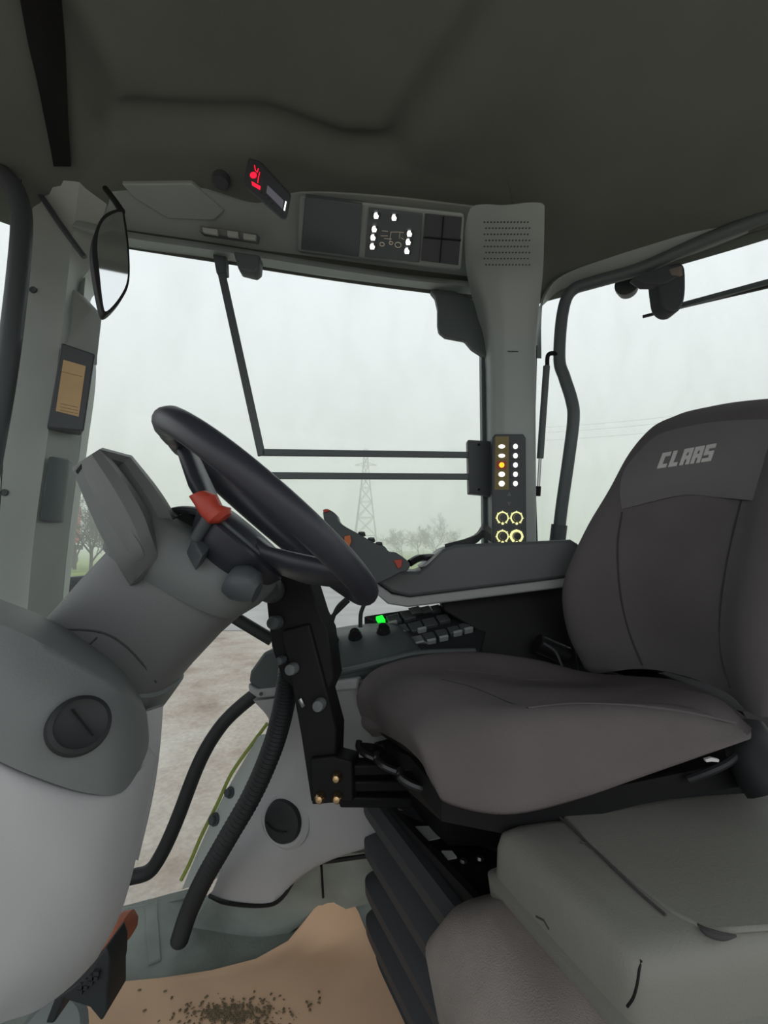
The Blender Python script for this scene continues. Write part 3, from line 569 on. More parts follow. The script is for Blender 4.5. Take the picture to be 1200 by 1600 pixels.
# lettering on the pad
LET = {'C': ((0, 0, 1.2, 4.5), (1.2, 0, 2.7, 1.1), (1.2, 3.4, 2.7, 4.5)), 'L': ((0, 0, 1.2, 4.5), (1.2, 0, 2.6, 1.1)),
       'A': ((0, 0, 1.15, 4.5), (1.15, 3.4, 3, 4.5), (1.85, 0, 3, 3.4), (1.15, 1.5, 1.85, 2.5)), 'S': ((0, 0, 3, 1.0), (1.85, 1.0, 3, 2.7), (0, 1.8, 1.85, 2.7), (0, 2.7, 1.15, 4.5), (1.15, 3.5, 3, 4.5))}
g = G(); x0 = 0
for ch in 'CLAAS':
    for bx0, by0, bx1, by1 in [(c0 + (c2 - c0) * i_ / n1, c1 + (c3 - c1) * j_ / n2, c0 + (c2 - c0) * (i_ + 1) / n1, c1 + (c3 - c1) * (j_ + 1) / n2) for c0, c1, c2, c3 in LET[ch] for n1 in [max(1, round((c2 - c0) / 1.0))] for n2 in [max(1, round((c3 - c1) / 1.0))] for i_ in range(n1) for j_ in range(n2)]:
        poly = ((bx0, by0), (bx1, by0), (bx1, by1), (bx0, by1))
        q = []
        for (u, v_) in poly:
            U = (x0 + u) / 16.4; Vv = v_ / 4.5; px = 1027 + 83 * U + 9 * Vv; py = 733 - 12 * U - 24 * Vv - 3 * U * Vv; q.append((px, py))
        g.add(slab_on(pad, q, .0022, .001))
    x0 += 3.4
g.make('lettering', M['logo'], pad, label='pale embroidered lettering', smooth=False)
# seat pan, levers
make('seat_pan', *prism([P(585, 1160, .93), P(640, 1182, .72), P(690, 1240, .62), P(800, 1262, .62), P(1000, 1215, .64), P(1200, 1180, .66), P(1200, 1120, .9), P(700, 1130, 1.0)], (0, 0, -.035)), M['black'], seat)
for i, (px, py, y) in enumerate(((583, 1168, .84), (612, 1186, .78), (648, 1212, .70))):
    lv_ = make('lever', *tube(spline([P(px - 22, py - 10, y), P(px - 22, py + 2, y - .01), P(px - 5, py + 14, y - .02), P(px + 18, py + 20, y - .02), P(px + 35, py + 10, y), P(px + 12, py - 2, y + .03)], 5), .006, 8), M['chromeblack'], seat)
    make('lever_pad', *patch([[P(px - 20, py - 8, y), P(px + 2, py - 6, y + .02), P(px + 20, py, y + .03)], [P(px - 16, py + 6, y - .01), P(px + 4, py + 12, y - .01), P(px + 24, py + 14, y)]], (0, 0, -.006), 4, 4), M['chromeblack'], lv_)
sb = make('suspension_box', *prism([P(603, 1256, .93), P(765, 1434, .62), P(900, 1420, .66), P(830, 1256, .98)], (0, 0, -.04)), M['black'], seat, bevel=.004)
rail = make('box_rail', *bar([P(601, 1254, .935), P(763, 1428, .62)], .012, .014, (0, 0, 1)), M['black'], sb)
make('inner_frame', *prism([P(640, 1215, .93), P(700, 1262, .78), P(850, 1262, .80), P(840, 1205, .98)], (0, 0, -.06)), M['black'], seat)
for q in ([(619, 1257), (632, 1257), (636, 1266), (622, 1266)], [(649, 1291), (679, 1290), (692, 1307), (665, 1314)], [(690, 1329), (706, 1329), (714, 1339), (700, 1342)]):
    make('label', *plate_on(sb, q, .0012, .001), M['label'], sb, label='white printed label')
for px, py in ((724, 1347), (750, 1343)):
    p, nn = onto(sb, px, py); make('bolt', *disc(p, nn, [(.001, .004), (.005, .004), (.006, 0)], 8), M['steel'], sb)
# bellows: stacked folds
Nn, Fn = P(700, 1480, .68), P(575, 1300, .95); axf = (Fn - Nn); axf.z = 0; Lf = axf.length; axf.normalize(); axb = V((axf.y, -axf.x, 0))
cz = (Nn + Fn) / 2; v_ = []; NS = 40; lvls = []
zt = CAM.z - .505; zb = .03; nf = 4
for i in range(nf * 8 + 1):
    t = i / (nf * 8); z = zt + (zb - zt) * t; ph = (i % 8) / 8; o_f = max(-.020, min(.016, .06 * math.sin(2 * math.pi * ph)))
    far = Lf / 2 + .02 + .07 * t + o_f; near = Lf / 2 + .10
    lvls.append((V((cz.x, cz.y, z)) + axb * (.25 + .035 * t) + axf * (far - near) / 2, axf * (far + near) / 2, axb * (.245 + o_f), .16))
make('bellows', *rings(lvls, 64), M['bellow'], seat, angle=35)
# recliner hub and belt bits at the right edge
make('back_frame', *prism([P(925, 1040, 1.06), P(1160, 1112, .76), P(1190, 1160, .76), P(930, 1075, 1.06)], (.10, .04, 0)), M['black'], seat)
make('recliner_cover', *tube(spline([P(1166, 1128, .66), P(1180, 1180, .64), P(1215, 1230, .62)], 5), [.02, .024, .028, .03, .032, .034, .036, .038, .04, .04, .04], 14), M['rubber'], seat)
make('recliner_cable', *tube(spline([P(1075, 1218, .64), P(1110, 1205, .63), P(1140, 1190, .63), P(1160, 1170, .64)], 5), .005, 8), M['rubber'], seat)
make('belt_tag', *prism([P(1102, 1187, .615), P(1112, 1184, .615), P(1124, 1187, .615), P(1123, 1191, .615), P(1112, 1190, .615), P(1104, 1191, .615)], (0, .004, 0)), M['label'], seat)
# dark bracket gap between seat and armrest
make('armrest_support', *prism([P(690, 935, 1.12), P(885, 905, 1.14), P(905, 1050, 1.10), P(880, 1055, 1.06), P(800, 1035, 1.08), P(745, 1020, 1.10), P(745, 985, 1.12), P(692, 955, 1.12)], (0, .06, 0)), M['black'], seat, bevel=.005)
make('armrest_knuckle', *tube([P(840, 1005, 1.05), P(885, 1025, 1.05)], .022, 14), M['black'], seat)
make('wire', *tube(spline([P(850, 1005, 1.0), P(868, 1018, 1.0), P(878, 1040, 1.0)], 4), .0025, 6), M['dark'], seat)

# ============================================================ ARMREST + JOYSTICK
ar = thing('control_armrest', 'grey control armrest with a pale lower edge beside the driver seat', 'armrest', P(760, 950, 1.12))
top = [(594, 842), (640, 872), (652, 888), (668, 880), (690, 857), (706, 851), (893, 842), (905, 850), (905, 902), (880, 903), (640, 930), (612, 928), (560, 880)]
make('body', *prism([P(a, b, 1.08) for a, b in ((575, 858), (600, 872), (630, 893), (655, 893), (672, 878), (692, 858), (712, 851), (893, 843), (908, 852), (908, 900), (640, 933), (612, 926), (580, 905))], (.0, .13, 0)), M['arm'], ar, bevel=.008)
make('lower_edge', *prism([P(a, b, 1.075) for a, b in ((584, 908), (612, 929), (640, 934), (905, 901), (908, 915), (638, 949), (606, 944), (583, 924))], (.0, .13, 0)), M['edge'], ar, bevel=.004)
make('hand_rest', *prism([P(a, b, 1.085) for a, b in ((664, 880), (690, 858), (706, 856), (696, 880), (655, 887))], (.0, .10, 0)), M['white'], ar, bevel=.004)
make('palm_pad', *patch([[P(695, 850, 1.10), P(740, 838, 1.10), P(755, 828, 1.12), P(768, 835, 1.12)], [P(695, 852, 1.22), P(740, 836, 1.24), P(755, 818, 1.26), P(768, 826, 1.26)]], (0, 0, -.02), 4, 5), M['rubber'], ar)
js = thing('joystick', 'dark multifunction joystick with orange buttons rising left of the armrest', 'joystick', P(610, 890, 1.10))
jb = make('grip', *prism(spline([P(a, b, 1.03) for a, b in ((505, 797), (516, 797), (526, 806), (532, 818), (560, 834), (588, 850), (600, 853), (608, 862), (620, 864), (640, 880), (636, 892), (625, 895), (606, 905), (580, 912), (548, 890), (520, 850), (508, 820))], 3, True), (0, .055, 0)), M['dark'], js, bevel=.01, seg=3)
for q, mm in (([(538, 838), (547, 836), (549, 846), (545, 856), (538, 852)], 'orange'), ([(615, 875), (629, 874), (627, 886), (622, 889)], 'red'), ([(513, 822), (521, 826), (522, 832), (515, 829)], 'orange'), ([(504, 797), (512, 795), (516, 798), (507, 801)], 'red')):
    make('button', *plate_on(jb, q, .005, .004), M[mm], js, bevel=.001, label='orange button')
for px, py in ((565, 837), (580, 846), (592, 853)): make('thumb_key', *disc(P(px, py, 1.055), V((0, -.3, 1)), [(.001, .008), (.008, .008), (.010, 0)], 12), M['rubber'], js)
make('small_lever', *tube(spline([P(640, 880, 1.06), P(655, 872, 1.08), P(680, 870, 1.12)], 4), .009, 8), M['chromeblack'], js)

# ============================================================ RIGHT-HAND CONSOLE
sc_ = thing('side_console', 'pale grey right-hand side console under a dark switch deck', 'console', P(480, 1400, 1.1))
low = [[P(402, 1088, .98), P(400, 1095, .97), P(470, 1085, .96), P(560, 1065, .98), P(700, 1040, 1.0)],
       [P(420, 1125, 1.0), P(428, 1130, .98), P(480, 1120, .96), P(570, 1120, .98), P(700, 1110, 1.0)],
       [P(405, 1210, 1.05), P(440, 1185, 1.0), P(500, 1180, .97), P(580, 1200, .97), P(700, 1200, 1.0)],
       [P(368, 1300, 1.09), P(405, 1270, 1.03), P(470, 1260, .99), P(560, 1270, .98), P(700, 1270, 1.0)],
       [P(335, 1385, 1.10), P(360, 1350, 1.05), P(430, 1330, 1.0), P(480, 1338, 1.0), P(590, 1320, 1.0)],
       [P(325, 1398, 1.12), P(355, 1408, 1.06), P(410, 1412, 1.03), P(440, 1400, 1.02), P(475, 1352, 1.03)]]
lowp = make('lower_body', *patch(low, (.06, .10, 0), 6, 6), M['white'], sc_, angle=60)
make('base_skirt', *patch([[P(330, 1400, 1.13), P(400, 1405, 1.10), P(470, 1345, 1.09), P(590, 1330, 1.05)], [P(290, 1460, 1.14), P(390, 1500, 1.12), P(480, 1440, 1.12), P(620, 1400, 1.08)]], (.05, .10, 0), 5, 5), M['mat'], sc_)
make('shadow_gap', *tube(spline([P(328, 1400, 1.11), P(355, 1411, 1.055), P(410, 1415, 1.03), P(440, 1403, 1.02), P(476, 1353, 1.03), P(520, 1345, 1.03), P(590, 1335, 1.0)], 5), .0045, 6), M['black'], sc_)
make('skirt_seam', *tube([P(502, 1352, 1.05), P(505, 1402, 1.07)], .003, 6), M['black'], sc_)
p, nn = onto(lowp, 443, 1282); nn = (nn + V((-.3, -1, .1))).normalized()
vt = make('round_vent', *disc(p, nn, [(.001, .010), (.030, .013), (.040, .010), (.043, .002), (.045, -.01)], 36), M['rubber'], sc_)
make('vent_collar', *disc(p - nn * .004, nn, [(.042, .004), (.050, .006), (.058, .0), (.06, -.01)], 36), M['white'], vt)
make('vent_vane', *arc(p + nn * .013 + V((.0, 0, .03)), nn, .045, .0015, -2.4, -1.2, (1, 0, 0)), M['chromeblack'], vt)
blk = make('front_cap', *prism([P(a, b, .97) for a, b in ((388, 1066), (390, 1050), (412, 1019), (452, 1008), (470, 1040), (470, 1085), (402, 1078))], (.03, .16, 0)), M['deck'], sc_, bevel=.006)
make('front_cap_lip', *prism([P(a, b, .965) for a, b in ((386, 1068), (400, 1078), (560, 1060), (560, 1078), (402, 1092), (388, 1082))], (.03, .16, 0)), M['white'], sc_, bevel=.005)
p = P(408, 1084, .963); make('screw', *disc(p, V((0, -1, 0)), [(.001, .002), (.004, .002), (.004, 0)], 8), M['dark'], sc_)
deck = make('switch_deck', *patch([[P(440, 1000, 1.16), P(510, 984, 1.15), P(570, 975, 1.14), P(620, 975, 1.13), P(655, 1000, 1.12)],
                                   [P(440, 1020, 1.08), P(510, 1004, 1.06), P(575, 995, 1.06), P(625, 995, 1.06), P(662, 1018, 1.06)],
                                   [P(450, 1052, 1.0), P(520, 1045, .99), P(580, 1035, .99), P(630, 1028, 1.0), P(672, 1022, 1.03)],
                                   [P(455, 1068, .99), P(520, 1062, .98), P(600, 1050, .99), P(660, 1032, 1.0), P(740, 1022, 1.04)]], (0, .05, -.04)), M['deck'], sc_, angle=60)
make('deck_edge', *tube(spline([P(460, 1058, .985), P(530, 1050, .975), P(600, 1034, .985), P(655, 1021, 1.0), P(742, 1017, 1.03)], 5), .007, 8), M['deck'], sc_)
for px, py in ((555, 996), (599, 988), (519, 1002)):
    p, nn = onto(deck, px, py); nn = (nn + V((0, -1, .6))).normalized(); make('knob', *disc(p, nn, [(.001, .022), (.011, .021), (.015, .014), (.016, .003), (.019, -.005)], 20), M['chromeblack'], sc_)
kp = make('keypad_base', *prism([P(568, 962, 1.17), P(690, 944, 1.19), P(760, 985, 1.12), P(748, 1018, 1.07), P(668, 1022, 1.05), P(640, 992, 1.10), P(600, 975, 1.15)], (0, .02, -.05)), M['rubber'], sc_, bevel=.004)
def quad_key(px, py, w_, h_, m_='key', nm='key', tilt=(.0, .0), hh=.010):
    a = (px, py); u = V((w_ * .96, -w_ * .22)); v2 = V((w_ * .28 * (h_ / w_) * 2.2, h_)); q = [(px, py), (px + u.x, py + u.y), (px + u.x + v2.x, py + u.y + v2.y), (px + v2.x, py + v2.y)]
    return make(nm, *plate_on(kp, q, hh, .002), M[m_], kp, bevel=.0015)
for px, py, w_, h_, mm in ((587, 963, 11, 8, 'glowgreen'), (603, 962, 19, 11, 'key'), (625, 956, 19, 12, 'key'), (637, 950, 17, 10, 'key'), (655, 949, 15, 9, 'key'), (671, 947, 15, 8, 'key'),
                       (614, 978, 20, 11, 'key'), (637, 974, 20, 12, 'key'), (659, 968, 20, 11, 'key'), (681, 962, 18, 10, 'key'),
                       (641, 995, 17, 10, 'key'), (660, 990, 17, 10, 'key'), (679, 985, 17, 10, 'key'), (698, 980, 17, 10, 'key'), (716, 975, 16, 10, 'key')):
    k = quad_key(px, py, w_, h_, mm, 'key')
    if mm == 'glowgreen': k['label'] = 'lit green key'
for px, py in ((606, 971), (652, 981), (618, 987), (648, 1003), (667, 999), (686, 994), (708, 986), (725, 981)):
    make('key_cap', *plate_on(kp, [(px, py), (px + 13, py - 3), (px + 15, py), (px + 2, py + 3)], .0145, .004), M['edge'], kp, bevel=.001)
# striker plate with lime seal
sp_ = thing('latch_plate', 'metal latch plate with dark bolts beside the corrugated hose', 'plate', P(320, 1370, 1.16))
pl = make('plate', *patch([[P(404, 1150, 1.17), P(430, 1155, 1.10)], [P(354, 1235, 1.17), P(412, 1240, 1.10)], [P(318, 1310, 1.17), P(385, 1300, 1.10)], [P(284, 1390, 1.17), P(340, 1372, 1.12)]], (.01, .012, 0), 5, 2), M['pillar'], sp_)
for px, py, rr in ((361, 1238, .013), (337, 1280, .015), (388, 1282, .015), (352, 1320, .014), (295, 1360, .008), (340, 1352, .009)):
    p, nn = onto(pl, px, py); make('bolt', *disc(p, nn, [(.001, .014), (rr * .7, .014), (rr * .7, .006), (rr, .006), (rr, 0)], 12), M['dark'], sp_)
make('door_seal', *tube(spline([P(418, 1130, 1.19), P(392, 1165, 1.185), P(362, 1208, 1.18), P(340, 1255, 1.18), P(315, 1305, 1.18), P(298, 1345, 1.18), P(283, 1375, 1.18)], 6), .0045, 8), M['lime'], label='lime green door seal curving down by the latch plate', cat='seal', loc=P(283, 1375, 1.18))

# ============================================================ HANDRAIL, HOSE, MONITOR POST
make('door_handrail', *tube(spline([P(150, 1392, 1.12), P(200, 1372, 1.12), P(232, 1362, 1.12), P(252, 1335, 1.12), P(275, 1285, 1.12), P(312, 1190, 1.12), P(345, 1135, 1.12), P(380, 1100, 1.12), P(420, 1070, 1.12)], 7), .0165, 12), M['rubber'],
     label='thick curved black handrail inside the door glass', cat='handrail', loc=P(232, 1362, 1.12))
make('door_stay', *tube([P(355, 958, 1.10), P(425, 1000, 1.10)], .015, 10), M['rubber'], label='short black bar between steering column and monitor post', cat='bar', loc=P(390, 980, 1.10))
pts = spline([P(456, 1010, .84), P(450, 1060, .84), P(442, 1110, .85), P(425, 1170, .87), P(395, 1240, .91), P(355, 1310, .95), P(318, 1375, 1.0), P(295, 1425, 1.05), P(280, 1470, 1.08)], 20)
ho = make('corrugated_hose', *tube(pts, [.0185 + .0018 * (1 if k % 2 else -1) for k in range(len(pts))], 14), M['rubber'], label='black corrugated hose running down to the floor mat', cat='hose', loc=pts[-1])
mo_ = thing('monitor_post', 'black steel bracket post with round knobs rising from the seat base', 'bracket', P(500, 1255, .82))
make('upper_plate', *prism([P(a, b, .80) for a, b in ((412, 900), (440, 895), (478, 890), (500, 960), (512, 985), (522, 1060), (505, 1100), (470, 1085), (440, 1060), (424, 1010), (418, 960))], (.01, .05, 0)), M['black'], mo_, bevel=.003)
make('post', *prism([P(a, b, .79) for a, b in ((440, 985), (482, 975), (526, 1140), (524, 1200), (486, 1255), (470, 1150))], (.01, .045, 0)), M['black'], mo_, bevel=.003)
make('slot_plate', *prism([P(a, b, .83) for a, b in ((488, 985), (510, 980), (522, 1140), (506, 1150))], (.0, .02, 0)), M['dark'], mo_, bevel=.002)
make('foot_plate', *prism([P(a, b, .78) for a, b in ((484, 1186), (520, 1182), (550, 1190), (552, 1253), (487, 1258))], (.01, .04, 0)), M['black'], mo_, bevel=.003)
for ya, yb in ((1198, 1196), (1222, 1222), (1246, 1248)): make('arm', *bar([P(530, ya, .80), P(640, yb, .84)], .018, .03, (0, -1, 0)), M['black'], mo_, bevel=.003)
for px, py, rr, mm in ((427, 922, .022, 'dark'), (434, 972, .012, 'dark'), (460, 1043, .010, 'grey'), (502, 1098, .010, 'grey'), (443, 1030, .007, 'dark')):
    p = P(px, py, .79); make('knob', *disc(p, V((-.1, -1, .1)), [(.001, .028), (rr * .85, .027), (rr, .018), (rr, .004), (rr * .6, -.01)], 24), M[mm], mo_)
for px, py in ((526, 1215), (500, 1247), (527, 1247)): make('bolt', *disc(P(px, py, .775), V((-.1, -1, .1)), [(.001, .009), (.005, .008), (.0085, .003), (.0085, -.004)], 14), M['brass'], mo_, label='yellow zinc bolt')
make('screw_slot', *tube([P(468, 1092, .785), P(474, 1104, .785)], .0035, 6), M['steel'], mo_)
for i, q in enumerate(([(543, 934), (527, 950), (518, 975), (517, 1000)], [(571, 940), (564, 958), (563, 980)], [(545, 938), (520, 962), (500, 976)])):
    a = spline([P(x, y, .98) for x, y in q], 6)
    make('cable', *tube(a, .0045, 8), M['rubber'], label=('thin black cable looping from wheel rim to the leftmost deck knob', 'thin black cable dropping to the right deck knob', 'black cable slanting from rim down to the post')[i], cat='cable', group='cables behind the steering wheel', loc=a[-1])

# ============================================================ STEERING
sw = thing('steering_wheel', 'black three-spoke steering wheel tilted towards the driver seat', 'steering wheel', P(414, 783, .62))
WC = P(421, 803, .62); WNr = V((.62, .20, .757)).normalized(); vr = (WC - CAM).normalized()
ua = WNr.cross(vr).normalized(); ub = WNr.cross(ua).normalized()
if ua.x < 0: ua = -ua
if ub.y > 0: ub = -ub                     # ua: along the long axis, lower right; ub: towards the camera
R0 = .172
def wp(a, r_=R0, h=0.0): return WC + (ua * math.cos(a) + ub * math.sin(a)) * r_ + WNr * h
rimv = tube([wp(2 * math.pi * k / 96) for k in range(96)], [.0172 + (.0010 * math.sin(k * 1.9) if 40 < k < 62 else 0) for k in range(96)], 16, True)
make('rim', *rimv, M['rim'], sw)
for a in (math.radians(205), math.radians(42), math.radians(-32)):
    e = []
    for r_, h, wd, th in ((.03, -.046, .040, .014), (.065, -.044, .038, .011), (.105, -.030, .034, .014), (.145, -.012, .028, .013), (.176, .0, .026, .008)):
        d = ua * math.cos(a) + ub * math.sin(a); s = WNr.cross(d); e.append((WC + d * r_ + WNr * h, s * wd, WNr * th, .7))
    make('spoke', *rings(e, 20), M['rim'], sw)
hub = make('hub', *disc(WC, WNr, [(.001, -.028), (.040, -.030), (.064, -.042), (.072, -.058), (.064, -.075), (.052, -.092), (.035, -.10), (.001, -.10)], 40), M['rim'], sw)
make('hub_trim', *arc(WC - WNr * .05, WNr, .070, .0025, 0, 6.283, (1, 0, 0), 40), M['dark'], sw)
# column
cl = thing('steering_column', 'grey steering column with instrument hood and angular switch shroud', 'steering column', P(155, 1042, .62))
def col(cx, cy, hx, hy, y, dep, e=.75):
    c = P(cx, cy, y); a = P(cx + hx, cy + hy, y) - c; return (c, a, V((0, -dep, 0)), e)
make('lower_tube', *rings([col(130, 1075, 98, 48, .66, .09), col(158, 1042, 95, 45, .65, .088), col(200, 995, 93, 46, .645, .085), col(245, 945, 93, 48, .64, .083), col(290, 900, 94, 52, .64, .08)], 40), M['colgrey'], cl)
make('sleeve', *rings([col(128, 1078, 103, 52, .66, .095), col(150, 1052, 102, 50, .655, .093), col(172, 1028, 99, 47, .65, .091), col(175, 1024, 94, 46, .65, .088)], 40), M['grey'], cl)
make('switch_shroud', *rings([col(282, 905, 95, 56, .635, .078, .6), col(296, 888, 102, 60, .63, .082, .6), col(316, 867, 103, 60, .63, .080, .6), col(336, 848, 96, 56, .63, .070, .6), col(341, 843, 84, 50, .63, .058, .7)], 48), M['grey'], cl, angle=50)
lt_ = [o for o in cl.children if o.name.startswith('lower_tube')][0]
make('tube_seam', *tube(spline([onto(lt_, a, b)[0] for a, b in ((88, 984), (130, 984), (165, 990), (195, 1008), (222, 1036), (244, 1066))], 5), .0014, 5), M['seam'], lt_)
make('tube_seam', *tube([onto(lt_, a, b)[0] for a, b in ((152, 996), (135, 1012), (120, 1030))], .0012, 5), M['seam'], lt_)
shr = [o for o in cl.children if o.name.startswith('switch_shroud')][0]
make('switch_well', *plate_on(shr, [(262, 812), (300, 795), (322, 815), (330, 850), (312, 870), (290, 845)], .014, .004), M['black'], shr, bevel=.002)
make('rocker', *plate_on(shr, [(300, 840), (322, 828), (334, 850), (316, 868)], .020, .004), M['dark'], shr, bevel=.002)
make('shroud_seam', *tube([onto(shr, a, b)[0] for a, b in ((310, 818), (330, 838), (352, 862), (372, 884))], .0012, 5), M['dark'], shr)
make('shroud_ridge', *tube(spline([P(250, 805, .66), P(285, 797, .64), P(330, 806, .58), P(370, 840, .57), P(402, 886, .57)], 5), .006, 8), M['dark'], cl)
stk = make('stalk_lever', *tube(spline([P(306, 842, .55), P(318, 822, .545), P(330, 804, .54)], 5), .0075, 10), M['dark'], cl)
make('stalk_grip', *rings([(P(310, 772, .545), V((.010, 0, .004)), V((0, .010, 0)), .8), (P(322, 781, .54), V((.013, 0, .006)), V((0, .012, 0)), .8), (P(330, 797, .54), V((.012, 0, .006)), V((0, .012, 0)), .8), (P(344, 806, .54), V((.012, 0, .010)), V((0, .013, 0)), .8), (P(351, 810, .54), V((.007, 0, .006)), V((0, .008, 0)), .8)], 20), M['red'], stk, label='red orange grip')
make('adjust_knob', *rings([(P(362, 905, .56), V((.010, 0, .017)), V((.0, -.02, .004)), 1), (P(376, 910, .55), V((.013, 0, .02)), V((.0, -.022, .004)), 1), (P(394, 918, .545), V((.011, 0, .018)), V((0, -.02, .004)), 1), (P(402, 926, .54), V((.006, 0, .012)), V((0, -.01, .003)), 1)], 24), M['dark'], cl)
hood = make('instrument_hood', *patch([[P(114, 735, .60), P(116, 728, .54), P(155, 702, .54), P(162, 700, .62)], [P(135, 785, .59), P(138, 780, .53), P(195, 755, .53), P(203, 752, .62)], [P(160, 840, .585), P(164, 835, .525), P(222, 800, .53), P(235, 800, .62)],
                                       [P(185, 885, .58), P(190, 882, .53), P(236, 838, .535), P(250, 835, .62)], [P(203, 912, .58), P(207, 912, .55), P(247, 870, .55), P(262, 868, .62)]], (.01, .05, .0), 5, 3), M['colgrey'], cl, angle=30)
make('hood_edge', *patch([[P(114, 737, .535), P(130, 718, .535)], [P(134, 783, .525), P(172, 772, .525)], [P(159, 838, .52), P(200, 822, .52)], [P(184, 884, .525), P(222, 858, .525)], [P(205, 912, .545), P(226, 885, .545)]], (.0, .08, .0), 5, 3), M['grey'], cl, angle=30)
make('hood_slot', *prism([P(118, 736, .533), P(129, 722, .533), P(131, 726, .533), P(121, 741, .533)], (0, .004, 0)), M['black'], cl)

# ============================================================ FRONT FASCIA (lower left)
fa = thing('front_fascia', 'large pale grey dashboard housing with a mid grey upper band in the lower left', 'dashboard', P(60, 1600, .55))
A_ = [(-120, 930, .40), (-40, 960, .40), (40, 992, .41), (130, 1040, .43), (195, 1080, .46), (226, 1112, .52), (230, 1116, .60)]
B1 = [(-120, 1050, .385), (-40, 1070, .385), (40, 1095, .39), (130, 1130, .41), (195, 1150, .445), (229, 1155, .51), (233, 1156, .60)]
B2 = [(-120, 1150, .378), (-40, 1172, .378), (40, 1208, .383), (130, 1238, .41), (190, 1238, .445), (222, 1196, .505), (227, 1196, .60)]
band = make('upper_band', *patch([[P(*c) for c in r_] for r_ in (A_, B1, B2)], (-.09, .14, -.005), 8, 6), M['grey'], fa, angle=60)
W0 = [(-120, 1140, .388), (-40, 1162, .388), (40, 1198, .393), (130, 1228, .42), (190, 1228, .455), (232, 1190, .515), (246, 1185, .60)]
W1 = [(-120, 1180, .375), (-40, 1200, .375), (40, 1235, .38), (130, 1262, .407), (190, 1258, .445), (228, 1235, .51), (236, 1230, .60)]
W2 = [(-120, 1350, .37), (-40, 1360, .37), (40, 1370, .375), (125, 1390, .40), (175, 1390, .44), (203, 1370, .51), (207, 1365, .60)]
W3 = [(-120, 1500, .38), (-40, 1510, .38), (40, 1510, .39), (105, 1500, .42), (152, 1475, .46), (182, 1440, .52), (186, 1430, .6)]
W4 = [(-120, 1680, .40), (-60, 1640, .40), (0, 1600, .42), (60, 1578, .45), (112, 1540, .5), (150, 1500, .56), (155, 1490, .62)]
make('lower_housing', *patch([[P(*c) for c in r_] for r_ in (W0, W1, W2, W3, W4)], (-.10, .14, .005), 8, 6), M['white'], fa, angle=60)
make('side_flange', *patch([[P(228, 1112, .58), P(254, 1104, .60)], [P(229, 1150, .58), P(251, 1150, .60)], [P(228, 1200, .58), P(246, 1200, .60)], [P(218, 1260, .58), P(236, 1260, .60)], [P(205, 1340, .58), P(216, 1345, .60)]], (-.004, .01, 0), 5, 2), M['white'], fa)
make('top_ledge', *patch([[P(-120, 900, .62), P(0, 945, .62), P(70, 985, .60)], [P(-120, 925, .50), P(-10, 968, .50), P(60, 1000, .48)]], (0, .02, -.02), 3, 4), M['dark'], fa)
p, nn = onto(band, 123, 1134)
nn = ((CAM - p).normalized() + V((.20, 0, .20))).normalized()
v1 = make('round_vent', *disc(p, nn, [(.001, .009), (.017, .010), (.020, .012), (.0235, .010), (.025, .001)], 36), M['rubber'], fa)
make('vent_vane', *tube([p + nn * .0115 + V((-.008, 0, .012)), p + nn * .0115 + V((.011, 0, -.010))], .001, 5), M['black'], v1)
# pedals
pd = thing('pedal', 'black ribbed pedal arm hanging below the pale dashboard housing', 'pedal', P(140, 1590, .78))
make('arm', *prism([P(a, b, .72) for a, b in ((150, 1500), (165, 1480), (171, 1500), (170, 1530), (168, 1540), (168, 1580), (158, 1597), (140, 1575), (100, 1562), (84, 1600), (70, 1600), (85, 1560), (110, 1545), (140, 1520))], (.0, .05, 0)), M['rubber'], pd, bevel=.003)
for i in range(4):
    for j in range(2): make('tread_rib', *boxv(P(128 + i * 8 - j * 2, 1540 - i * 7 + j * 8, .718), (.004, 0, 0), (0, .003, 0), (0, 0, .003)), M['rubber'], pd)
p2 = thing('floor_pedal', 'dark rounded pedal at the bottom edge under the dashboard housing', 'pedal', P(90, 1600, .85))
make('pad', *disc(P(78, 1625, .80), V((.1, -.7, .7)), [(.001, .01), (.045, .008), (.055, -.002), (.05, -.02)], 24), M['grey'], p2)
make('pivot', *tube([P(78, 1630, .82), P(60, 1700, .86)], .02, 10), M['black'], p2)
orp = make('orange_pedal', *rings([(P(160, 1466, .80), V((.006, 0, .016)), V((0, .02, 0)), 1), (P(180, 1455, .80), V((.004, 0, .022)), V((0, .03, 0)), .9), (P(197, 1449, .80), V((.0, 0, .018)), V((0, .028, 0)), .9), (P(206, 1450, .80), V((.0, 0, .012)), V((0, .02, 0)), .9), (P(210, 1451, .80), V((.0, 0, .004)), V((0, .01, 0)), .9)], 20), M['pedalred'],
     label='worn orange rubber pedal tip peeking out right of the dashboard housing', cat='pedal', loc=P(180, 1465, .82))

# ============================================================ CARDBOARD
def FZ(px, py, z=.012): return PZ(px, py, z)
card = [(530, 1374, .125), (546, 1400, .09), (560, 1425, .055), (570, 1450, .03), (600, 1500, .012), (665, 1610, .012), (690, 1700, .012), (100, 1720, .012), (80, 1560, .012), (165, 1536, .012), (250, 1528, .012), (330, 1516, .012), (400, 1498, .014), (450, 1470, .02), (478, 1436, .04), (508, 1398, .09)]
pc = [PZ(a, b, z) for a, b, z in card]
cc = V((sum(p.x for p in pc) / len(pc), sum(p.y for p in pc) / len(pc), .012))
cv = []; cf = []; nc = len(pc)
for i in range(7):
    t = (i / 6) ** .7
    for p in pc:
        q = cc.lerp(p, max(t, .002)); q.z = cc.z + (p.z - cc.z) * t ** 5; cv.append(V((q.x, q.y, q.z + .002 * math.sin(q.x * 22) * (1 - t))))
for i in range(6):
    for k in range(nc): cf.append([i * nc + k, i * nc + (k + 1) % nc, (i + 1) * nc + (k + 1) % nc, (i + 1) * nc + k])
